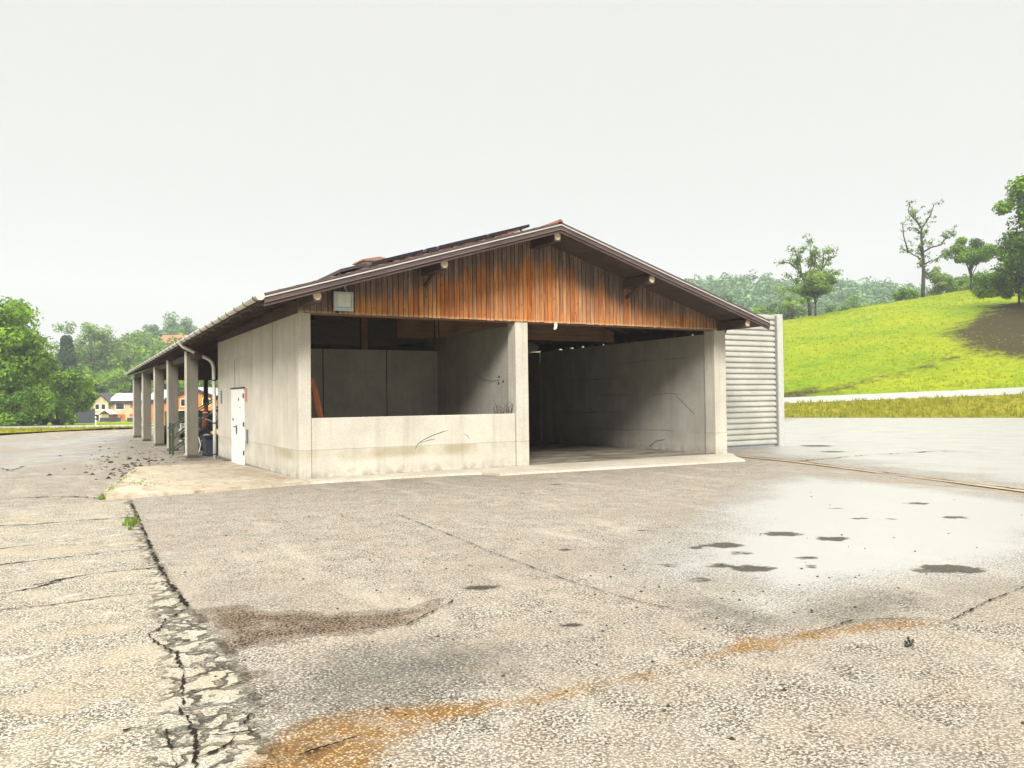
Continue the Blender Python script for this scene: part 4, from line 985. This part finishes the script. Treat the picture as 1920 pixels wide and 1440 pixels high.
TREES = [ # px, v, top_py, radius_m, leaf, kwargs, label
 (8, 96, 552, 6.2, 'spring', dict(n_clump=80, n_per=330, trunk_h=.05, shape='ovate', size=.27), 'tallest bright green broadleaf tree at the far left of the photo'),
 (52, 104, 668, 3.8, 'spring', dict(n_clump=50, n_per=190, trunk_h=.05, size=.25), 'bright green bushy tree right of the tallest left tree'),
 (108, 112, 672, 4.6, 'spring', dict(n_clump=60, n_per=210, trunk_h=.05, size=.26), 'yellow green broadleaf tree in the middle of the left tree row'),
 (136, 120, 690, 3.1, 'spring', dict(n_clump=50, n_per=200, trunk_h=.06, size=.26), 'low bright green tree just left of the beige house'),
 (85, 110, 745, 3.2, 'mid', dict(n_clump=40, n_per=240, trunk_h=.02, size=.17), 'dark shrubby tree low at the foot of the left tree row'),
 (22, 90, 735, 3.6, 'mid', dict(n_clump=40, n_per=240, trunk_h=.02, size=.17), 'shrubby green tree under the tallest left tree'),
 (202, 200, 700, 6.0, 'mid', dict(n_clump=60, n_per=260, trunk_h=.08, size=.3), 'rounded green tree directly behind the beige house roof'),
 (242, 215, 706, 5.0, 'dark', dict(n_clump=40, n_per=240, trunk_h=.08, size=.3), 'dark green tree behind the right end of the beige house'),
 (125, 190, 636, 4.6, 'conifer', dict(n_clump=110, n_per=130, trunk_h=.03, shape='cone', size=.3), 'dark conifer standing among the left trees'),
 (175, 225, 598, 9.0, 'pale', dict(n_clump=38, n_per=110, trunk_h=.3, size=.34, clump=.20), 'tall thin-crowned tree rising above the left tree row'),
 (225, 245, 632, 11, 'pale', dict(n_clump=80, n_per=260, trunk_h=.05, size=.42), 'broad pale green tree on the slope behind the beige house'),
 (165, 235, 655, 9.5, 'pale', dict(n_clump=70, n_per=240, trunk_h=.05, size=.42), 'pale green tree on the slope left of the broad pale tree'),
 (285, 255, 655, 10, 'pale', dict(n_clump=70, n_per=240, trunk_h=.05, size=.42), 'pale green tree below the red roofed farmhouse'),
 (262, 290, 620, 7, 'mid', dict(n_clump=44, n_per=220, trunk_h=.1, size=.45), 'green tree left of the red roofed farmhouse on the slope'),
 (320, 330, 592, 10, 'blue', dict(n_clump=70, n_per=240, trunk_h=.05, size=.5), 'wide bluish tree on the hilltop above the red roof'),
 (355, 345, 594, 9, 'blue', dict(n_clump=60, n_per=220, trunk_h=.05, size=.5), 'bluish hilltop tree close to the barn roof line'),
 (292, 340, 601, 7, 'blue', dict(n_clump=50, n_per=220, trunk_h=.05, size=.5), 'bluish hilltop tree left of the wide hilltop tree'),
 (330, 165, 690, 4.5, 'spring', dict(n_clump=44, n_per=240, trunk_h=.1, size=.24), 'green tree behind the orange house seen through the barn'),
 (300, 160, 700, 4.0, 'mid', dict(n_clump=40, n_per=240, trunk_h=.1, size=.24), 'green tree beside the orange house glimpsed between columns'),
 (-40, 110, 590, 7, 'spring', dict(n_clump=60, n_per=260, trunk_h=.05, size=.2), 'bright green tree at the left picture edge behind the tallest'),
]
for i, (px, v, py, R_, lf, kw, lab) in enumerate(TREES):
    b = base_at(px, v); tree('conifer_tree' if lf == 'conifer' else 'broadleaf_tree', lab, b, top_h(px, py, v, b), R_, lf, seed=20+i, group='trees on the left behind the road', **kw)
# hillside trees on the right
def limb_tree(name, label, v, limbs, tufts_, scale_off, base_px, trunk_w, leafk, seed, leaf_r, n_per, size, group=None):
    ox, oy, k = scale_off; rs = np.random.default_rng(seed)
    b = base_at(base_px, v); root = thing(name, b, label, 'tree', group); m = MB(); tips = []
    ref = at(ox+limbs[0][0][0]*k, oy+limbs[0][0][1]*k, v)[2]-b[2]
    for li, pts in enumerate(limbs):
        dep = 0 if li == 0 else rs.uniform(-2.2, 2.2); P = []
        for j, p in enumerate(pts):
            q = at(ox+p[0]*k, oy+p[1]*k, v); q[2] -= ref; off = dep*(j/(len(pts)-1)) if li else 0
            P.append(np.array([q[0]+FW[0]*off, q[1]+FW[1]*off, q[2]]))
        r0 = trunk_w if li == 0 else trunk_w*.42; r1 = trunk_w*.16 if li == 0 else trunk_w*.12
        if li == 0: P[0][2] -= .4
        m.tube(P, list(np.linspace(r0, r1, len(P))), 7)
        for j in range(1, len(P)):
            for _ in range(3):
                a = P[j-1]+(P[j]-P[j-1])*rs.random(); d = rs.normal(0, 1, 3); d[2] = abs(d[2])*.7; d *= rs.uniform(.6, 1.7)/np.linalg.norm(d)
                if li == 0 and a[2] < b[2]+(P[-1][2]-b[2])*.28: continue
                m.tube([a, a+d*.6, a+d], [trunk_w*.10, trunk_w*.07, trunk_w*.03], 4); tips.append(a+d*.9); tips.append(a+d*.4)
        tips.append(P[-1])
    tips = np.array(tips); tips = tips[rs.random(len(tips)) < tufts_]
    vv_, ti = leaf_cards(tips, leaf_r*rs.uniform(.5, 1.2, len(tips)), n_per, size, rs)
    link('crown', crown_mesh('crown', vv_, ti), LF[leafk], root); m.build('trunk', BARK_D, root, 0, True)
    return root
Z7 = (1440, 320, .25)
limb_tree('sparse_tree', 'tall half-bare tree with gnarled branches on the crest of the right hill', 130,
  [[(1160,940),(1163,850),(1166,760),(1165,690),(1160,600),(1150,500),(1150,430),(1190,370),(1220,320),(1245,245)],
   [(1160,690),(1120,640),(1050,610),(985,580)], [(1050,610),(1030,560),(1000,490),(985,420),(970,400)],
   [(1170,600),(1230,565),(1310,545),(1340,500),(1390,480),(1430,400)], [(1340,500),(1320,470)], [(1390,480),(1355,425)],
   [(1150,430),(1120,370),(1090,330),(1070,300),(1078,255),(1090,210)], [(1160,560),(1110,535)], [(1163,720),(1080,700)], [(1165,700),(1240,660),(1295,650)],
   [(1172,770),(1250,745)], [(1155,500),(1195,480),(1230,420)], [(1150,420),(1140,380),(1130,320),(1150,285)], [(1162,640),(1120,590),(1090,560)], [(1155,470),(1110,440),(1085,425)]],
  .55, Z7, 1730, .34, 'mid', 3, .5, 12, .16, 'trees on the right hill')
limb_tree('sparse_tree', 'taller sparse tree with open branches behind the small round tree on the hill', 136,
  [[(315,1065),(310,960),(290,850),(265,750),(225,680),(160,630),(110,620)], [(265,750),(300,690),(320,640),(292,560),(285,490)], [(290,740),(370,700),(440,640),(470,580),(480,540)],
   [(225,680),(210,590),(180,540)], [(320,640),(350,570),(370,530)], [(400,690),(410,600),(395,540)], [(290,850),(200,800),(140,740)], [(300,860),(400,760),(490,710)],
   [(250,720),(240,620),(250,540)], [(340,710),(345,620),(330,540)], [(300,880),(220,860),(130,830)]],
  .8, Z7, 1518, .32, 'mid', 4, .8, 26, .18, 'trees on the right hill')
b = base_at(1531, 128); tree('round_tree', 'small round leafy tree in front of the sparse tree on the hill', b, top_h(1525, 505, 128, b), 3.1, 'pale', 46, 260, .17, .30, .34, 51, group='trees on the right hill', shape='umbrella', bark=BARK_D)
b = base_at(1826, 128); tree('round_tree', 'compact umbrella-shaped tree on the crest beside the big edge tree', b, top_h(1818, 447, 128, b), 3.5, 'mid', 52, 280, .16, .28, .36, 52, group='trees on the right hill', shape='umbrella', bark=BARK_D)
b = base_at(2008, 96); tree('broadleaf_tree', 'large dense green tree cut off by the right picture edge', b, top_h(2008, 305, 96, b), 7.4, 'mid', 110, 380, .22, .22, .04, 53, group='trees on the right hill')
b = base_at(1915, 106); tree('broadleaf_tree', 'bright green bush at the foot of the large edge tree', b, top_h(1915, 462, 106, b), 4.2, 'spring', 60, 300, .2, .26, .0, 54, group='trees on the right hill')
for i, (px, py, R_, v, lab) in enumerate([(1768, 500, 2.6, 142, 'small pale tree behind the crest, right of the half-bare tree'), (1700, 535, 2.6, 150, 'small bushy tree behind the crest, left of the half-bare tree'),
        (1795, 522, 2.2, 142, 'low shrub tree behind the crest near the umbrella tree'), (1845, 505, 3.0, 142, 'green bushy tree between the umbrella tree and the big edge tree'), (1812, 515, 2.2, 145, 'low green bush right behind the umbrella tree trunk')]):
    b = base_at(px, v); tree('small_tree', lab, b, max(2.5, top_h(px, py, v, b)), R_, 'mid' if i % 2 else 'pale', 30, 150, .19, .32, .1, 60+i, group='trees on the right hill')
for i, (px, py, R_, v, lf, lab) in enumerate([(1372, 540, 5.5, 210, 'spring', 'yellow green tree in the valley nearest the barn roof'), (1405, 556, 5, 205, 'mid', 'green valley tree above the metal screen wall'),
        (1440, 538, 6, 215, 'pale', 'pale valley tree left of the sparse hill tree'), (1470, 556, 5, 200, 'mid', 'green valley tree at the foot of the sparse hill tree'), (1495, 566, 4.5, 195, 'pale', 'small pale valley tree behind the sparse hill tree trunk'),
        (1570, 556, 4.5, 200, 'mid', 'green valley tree right of the small round hill tree'), (1615, 542, 5, 215, 'spring', 'pale rounded valley tree below the far ridge'), (1655, 555, 4.5, 215, 'mid', 'low valley tree left of the half-bare hill tree'), (1335, 548, 6, 220, 'mid', 'green valley tree just over the barn roof slope')]):
    b = base_at(px, v); b = (b[0], b[1], b[2]-3); tree('broadleaf_tree', lab, b, top_h(px, py, v, b), R_, lf, 46, 170, .34, .3, .1, 80+i, group='trees in the valley behind the hill')
# ------------------------------------------------------------------ far hills and woods
def ridge(name, us, prof, v0, v1, vback, mat):
    us = np.asarray(us, float); U = []; V = []; Z = []
    ts = np.linspace(0, 1, 14)
    for t in ts: U.append(us); V.append(np.full(len(us), v0+(v1-v0)*t)); Z.append(-6+(prof+6)*(t**.9))
    for t in (.3, .7, 1.0): U.append(us); V.append(np.full(len(us), v1+(vback-v1)*t)); Z.append(prof*(1-.6*t))
    U, V, Z = np.array(U), np.array(V), np.array(Z)
    X = C0[0]+RT[0]*U+FW[0]*V; Y = C0[1]+RT[1]*U+FW[1]*V
    return tag(link(name, grid_mesh(name, X, Y, Z), mat, smooth=True), kind='structure')
FARM = grass_mat('far_hill_ground', (.05, .10, .02), (.09, .15, .03), (.1, .06, .04), False)
VR = 430.0
def prof_px(pxs, pys, v, u, off): return np.interp(u, [(p-960)/FPX*v for p in pxs], [float(at(p, q, v)[2]) for p, q in zip(pxs, pys)]) - off
us = np.linspace(-60, 420, 60)
PXR, PYR = [700, 1000, 1230, 1300, 1350, 1400, 1450, 1500, 1560, 1600, 1650, 1700, 1760, 1850, 2000, 2400], [640, 580, 532, 524, 521, 519, 524, 530, 522, 526, 538, 550, 556, 562, 560, 560]
prf = prof_px(PXR, PYR, VR, us, 9)
ridge('far_hill', us, prf, 210, VR, 620, FARM)
def wood(name, label, n, useq, vrange, zfun, seed, leafk, size=.9, rad=(3, 5), npc=150):
    rs = np.random.default_rng(seed); u = rs.uniform(*useq, n); v = vrange[0]+(vrange[1]-vrange[0])*rs.random(n)**.8
    z = zfun(u, v); x = C0[0]+RT[0]*u+FW[0]*v; y = C0[1]+RT[1]*u+FW[1]*v
    R_ = rs.uniform(*rad, n); c = []
    rr2 = []
    for i in range(n):
        for k in range(4):
            d = rs.normal(0, .45, 3)*R_[i]; c.append((x[i]+d[0], y[i]+d[1], z[i]+R_[i]*1.3+d[2])); rr2.append(R_[i]*.72)
    vv_, ti = leaf_cards(np.array(c), np.array(rr2), npc//4, size, rs, 1.0)
    return tag(link(name, crown_mesh(name, vv_, ti), LF[leafk]), label, 'woodland', kind='stuff')
def zr_(u, v):
    p = prof_px(PXR, PYR, VR, u, 9); t = np.clip((v-210)/(VR-210), 0, 1); return -6+(p+6)*t**.9
wood('far_wood', 'bluish wooded ridge far behind the barn and the right hill', 900, (40, 330), (250, 436), zr_, 5, 'blue', 1.0, (3.2, 5.2), 160)
wood('valley_wood', 'mixed green trees filling the valley under the far ridge', 170, (40, 190), (190, 260), zr_, 6, 'mid', .7, (2.6, 4.2), 170)
us2 = np.linspace(-420, 60, 50)
wood('slope_wood', 'green woodland covering the slope behind the left houses', 420, (-260, -70), (185, 330), lambda u, v: terr(u, v), 7, 'mid', .75, (3, 4.6), 160)
# ------------------------------------------------------------------ houses
def local(px, v, ang):
    u = (px-960)/FPX*v; x, y = wp(u, v); a = ang-YAW
    return Matrix.Translation((x, y, 0)) @ Matrix.Rotation(a, 4, 'Z')
def tb_(mx, mb):
    mb.v = [tuple(mx @ Vector(p)) for p in mb.v]; return mb
STUC = m_plain('beige_stucco', (.46, .38, .24), .85, 0, .15, 1.5); ORNG = m_plain('orange_stucco', (.55, .21, .06), .85, 0, .18, 1.2); GLASS = m_plain('window_glass', (.02, .022, .025), .1, 0, .3)
WFR = m_plain('window_frame_white', (.7, .69, .64), .5); ROOFP = m_plain('pale_metal_roof', (.34, .34, .34), .35, .2, .12, 1.2); ROOFD = m_plain('dark_roof_trim', (.03, .026, .03), .6)
REDF = m_plain('rust_red_render', (.45, .11, .035), .85, 0, .4, 1.5); REDT = m_plain('red_roof_tile', (.40, .13, .07), .8, 0, .25, .8)
def house(name, label, mx, zb, w, d, eave, ridge_h, wall, roofm, wins, axis='X', over=.5):
    o = mx @ Vector((0, 0, 0)); root = thing(name, (o.x, o.y, zb), label, 'house')
    wl = MB()
    if axis == 'X':   # ridge runs along local X
        wl.add([(0,0,zb-5),(w,0,zb-5),(w,d,zb-5),(0,d,zb-5),(0,0,zb+eave),(w,0,zb+eave),(w,d,zb+eave),(0,d,zb+eave),(0,d/2,zb+ridge_h-.1),(w,d/2,zb+ridge_h-.1)],
            [(0,1,5,4),(1,2,6,9,5),(2,3,7,6),(3,0,4,8,7),(4,5,9,8),(6,7,8,9)])
        s = (ridge_h-eave)/(d/2)
        def rp(x, y, t): return (x, y, zb+ridge_h-s*abs(y-d/2)+t)
        rf = MB(); ft = MB()
        for ya, yb in ((-over, d/2), (d/2, d+over)):
            rf.hexa([rp(-over, ya, .02), rp(w+over, ya, .02), rp(w+over, yb, .02), rp(-over, yb, .02)], [rp(-over, ya, .18), rp(w+over, ya, .18), rp(w+over, yb, .18), rp(-over, yb, .18)])
        for xa in (-over-.06, w+over):
            for ya, yb in ((-over, d/2), (d/2, d+over)):
                ft.hexa([rp(xa, ya, -.22), rp(xa+.06, ya, -.22), rp(xa+.06, yb, -.22), rp(xa, yb, -.22)], [rp(xa, ya, .2), rp(xa+.06, ya, .2), rp(xa+.06, yb, .2), rp(xa, yb, .2)])
        ft.hexa([rp(-over, -over-.08, -.25), rp(w+over, -over-.08, -.25), rp(w+over, -over, -.25), rp(-over, -over, -.25)], [rp(-over, -over-.08, .16), rp(w+over, -over-.08, .16), rp(w+over, -over, .16), rp(-over, -over, .16)])
    else:
        wl.add([(0,0,zb-1),(w,0,zb-1),(w,d,zb-1),(0,d,zb-1),(0,0,zb+eave),(w,0,zb+eave),(w,d,zb+eave),(0,d,zb+eave),(w/2,0,zb+ridge_h-.1),(w/2,d,zb+ridge_h-.1)],
            [(0,1,5,8,4),(1,2,6,5),(2,3,7,9,6),(3,0,4,7),(4,8,9,7),(5,6,9,8)])
        s = (ridge_h-eave)/(w/2)
        def rp(x, y, t): return (x, y, zb+ridge_h-s*abs(x-w/2)+t)
        rf = MB(); ft = MB()
        for xa, xb in ((-over, w/2), (w/2, w+over)):
            rf.hexa([rp(xa, -over, .02), rp(xb, -over, .02), rp(xb, d+over, .02), rp(xa, d+over, .02)], [rp(xa, -over, .18), rp(xb, -over, .18), rp(xb, d+over, .18), rp(xa, d+over, .18)])
            ft.hexa([rp(xa, -over-.08, -.2), rp(xb, -over-.08, -.2), rp(xb, -over, -.2), rp(xa, -over, -.2)], [rp(xa, -over-.08, .15), rp(xb, -over-.08, .15), rp(xb, -over, .15), rp(xa, -over, .15)])
    tb_(mx, wl).build('wall', wall, root)
    rfo = tb_(mx, rf).build('roof', roofm, root); tb_(mx, ft).build('fascia', ROOFD, rfo)
    for (x0, x1, z0, z1, face) in wins:
        f = MB(); g = MB()
        if face == 'f': f.box(x0-.1, x1+.1, -.06, .02, zb+z0-.14, zb+z1+.1); g.box(x0, x1, -.09, -.062, zb+z0, zb+z1)
        else: f.box(-.06, .02, x0-.1, x1+.1, zb+z0-.14, zb+z1+.1); g.box(-.09, -.062, x0, x1, zb+z0, zb+z1)
        fo = tb_(mx, f).build('window', WFR, root); tb_(mx, g).build('pane', GLASS, fo)
    return root
# beige house: gabled front wing and a long wing to its right
V1 = 165; k1 = V1/FPX; zb1 = float(at(200, 795, V1)[2])
mx = local(207, V1, .0)
h1 = house('beige_house', 'beige house with pale roof, twin upper windows and rust red patches', mx, zb1, 9.0, 7.5, 4.75, 6.15, STUC, ROOFP, [(1.15, 2.75, 3.0, 4.2, 'f')])
def part_on(root, mx, mb, name, mat): return tb_(mx, mb).build(name, mat, root)
wg = MB(); W2 = 3.1; zz = zb1
wg.add([(-W2,-.9,zz-1),(0,-.9,zz-1),(0,3,zz-1),(-W2,3,zz-1),(-W2,-.9,zz+4.6),(0,-.9,zz+4.6),(0,3,zz+4.6),(-W2,3,zz+4.6),(-W2/2,-.9,zz+6.0),(-W2/2,3,zz+6.0)], [(0,1,5,8,4),(1,2,6,5),(2,3,7,9,6),(3,0,4,7),(4,8,9,7),(5,6,9,8)])
part_on(h1, mx, wg, 'wall', STUC)
ro = MB()
for xa, za, xb, zb_ in ((-W2-.7, zz+4.15, -W2/2, zz+6.2), (-W2/2, zz+6.2, .7, zz+4.15)):
    ro.hexa([(xa, -1.5, za-.1), (xb, -1.5, zb_-.1), (xb, 3, zb_-.1), (xa, 3, za-.1)], [(xa, -1.5, za+.15), (xb, -1.5, zb_+.15), (xb, 3, zb_+.15), (xa, 3, za+.15)])
part_on(h1, mx, ro, 'roof', ROOFD)
for x0, x1, z0, z1 in ((-2.6, -1.85, 3.05, 4.05), (-1.35, -.6, 3.05, 4.05), (-2.65, -1.9, .6, 2.0), (-1.4, -.9, .6, 2.0)):
    fo = part_on(h1, mx, MB().box(x0-.12, x1+.12, -.97, -.89, zz+z0-.2, zz+z1+.1), 'window', WFR); part_on(fo, mx, MB().box(x0, x1, -1.0, -.972, zz+z0, zz+z1), 'pane', GLASS)
pr = MB(); pr.box(-.6, .9, -2.6, -.05, zz-.8, zz+2.0); po = part_on(h1, mx, pr, 'porch', m_plain('porch_wood', (.34, .22, .12), .8))
ro = MB()
for xa, za, xb, zb_ in ((-1.1, zz+2.0, .15, zz+2.9), (.15, zz+2.9, 1.4, zz+2.0)): ro.hexa([(xa, -2.9, za-.05), (xb, -2.9, zb_-.05), (xb, -.02, zb_-.05), (xa, -.02, za-.05)], [(xa, -2.9, za+.12), (xb, -2.9, zb_+.12), (xb, -.02, zb_+.12), (xa, -.02, za+.12)])
part_on(po, mx, ro, 'porch_roof', WFR)
m = MB(); m.box(1.2, 3.0, -.05, .0, zz+1.55, zz+1.95); m.box(2.0, 3.0, -.06, .0, zz+.1, zz+1.6); m.box(3.9, 4.7, -.05, 0, zz+1.5, zz+2.0); m.box(4.1, 4.5, -.05, 0, zz+3.2, zz+4.5); m.box(-2.95, -2.45, -.95, -.9, zz-.1, zz+.55)
part_on(h1, mx, m, 'rust_panel', REDF)
MB_ = MB()
for k in range(3): MB_.box(.6+k*2.6, 3.0+k*2.6, .2, .22, zz, zz+.01)
# fence, marker post
FEN = m_plain('dark_blue_fence_board', (.03, .035, .05), .7, 0, .35, 3)
for (pa, pb, v, ph, lab) in ((142, 178, 150, 766, 'dark board fence left of the beige house'), (187, 226, 158, 783, 'dark low board fence in front of the beige house'), (238, 300, 158, 783, 'dark low board fence right of the beige house')):
    ua, ub = (pa-960)/FPX*v, (pb-960)/FPX*v; zg = float(terr(ua, v)); ht = float(at(pa, ph, v)[2])-zg
    xa, ya = wp(ua, v); fn = thing('board_fence', (xa, ya, zg), lab, 'fence', 'dark fences by the beige house'); n_ = max(6, int((ub-ua)/.22)); m = MB(); rr = random.Random(int(pa))
    for k in range(n_):
        uu = ua+(ub-ua)*k/n_; x_, y_ = wp(uu, v); x2, y2 = wp(uu+(ub-ua)/n_-.02, v); h_ = ht*rr.uniform(.93, 1.0); m.tag = rr.random()
        x3, y3 = wp(uu+(ub-ua)/n_-.02, v+.03); x4, y4 = wp(uu, v+.03)
        m.hexa([(x_, y_, zg-.4), (x2, y2, zg-.4), (x3, y3, zg-.4), (x4, y4, zg-.4)], [(x_, y_, zg+h_), (x2, y2, zg+h_), (x3, y3, zg+h_), (x4, y4, zg+h_)])
    m.build('board_panel', FEN, fn)
    for k in range(int((ub-ua)/2.2)+1):
        uu = ua+2.2*k; x_, y_ = wp(uu, v+.12); MB().box(x_-.06, x_+.06, y_-.06, y_+.06, zg-.5, zg+ht).build('post', FEN, fn)
b = base_at(179, 84); mp = thing('marker_post', b, 'slim white roadside marker post beside the left road', 'post')
MB().lathe((b[0], b[1], b[2]), [(.06, -.3), (.06, 1.0), (.05, 1.06), (0, 1.1)], 10).build('shaft', DOORW, mp); MB().lathe((b[0], b[1], b[2]), [(.062, .75), (.064, .75), (.064, .9), (.062, .9)], 10).build('band', BLACK, mp)
# orange house seen through the open side
V2 = 122; zb2 = float(at(360, 798, V2)[2]); k2 = V2/FPX
mx2 = local(316, V2, 0)
house('orange_house', 'bright orange gabled house with a pale roof seen between the barn columns', mx2, zb2, 92*k2, 9, 4.2, 5.7, ORNG, ROOFP, [(1.9, 2.9, 3.0, 4.0, 'f'), (1.6, 3.0, .9, 2.3, 'f'), (5.2, 6.2, 3.0, 4.0, 'f')], 'Y', .4)
mx3 = local(277, V2+2, 0)
house('orange_side_house', 'lower orange house with white sheet roof left of the gabled orange one', mx3, zb2, 36*k2, 7, 4.0, 5.4, ORNG, ROOFP, [(1.7, 2.4, 1.2, 2.4, 'f')], 'X', .3)
# farmhouse with red roof on the left slope
V3 = 290; mx4 = local(300, V3, 0); zb3 = float(at(320, 645, V3)[2])-1.0
house('red_roof_farmhouse', 'distant farmhouse with a red tiled roof on the left slope', mx4, zb3, 12, 7, 1.6, 4.3, WFR, REDT, [(2, 3, .3, 1.2, 'f')], 'X', .5)
# ------------------------------------------------------------------ haze
hz = MB().box(-700, 700, -60, 1000, -22, 140)
n = N('haze_air'); pv = n.n('ShaderNodeVolumePrincipled'); pv.inputs['Color'].default_value = (.92, .95, 1, 1); pv.inputs['Density'].default_value = .0005; pv.inputs['Anisotropy'].default_value = .2
n.t.links.new(pv.outputs[0], n.o.inputs['Volume'])
HAZE = hz.build('haze', n.m); tag(HAZE, 'thin pale air haze over the whole place', 'haze', kind='stuff')
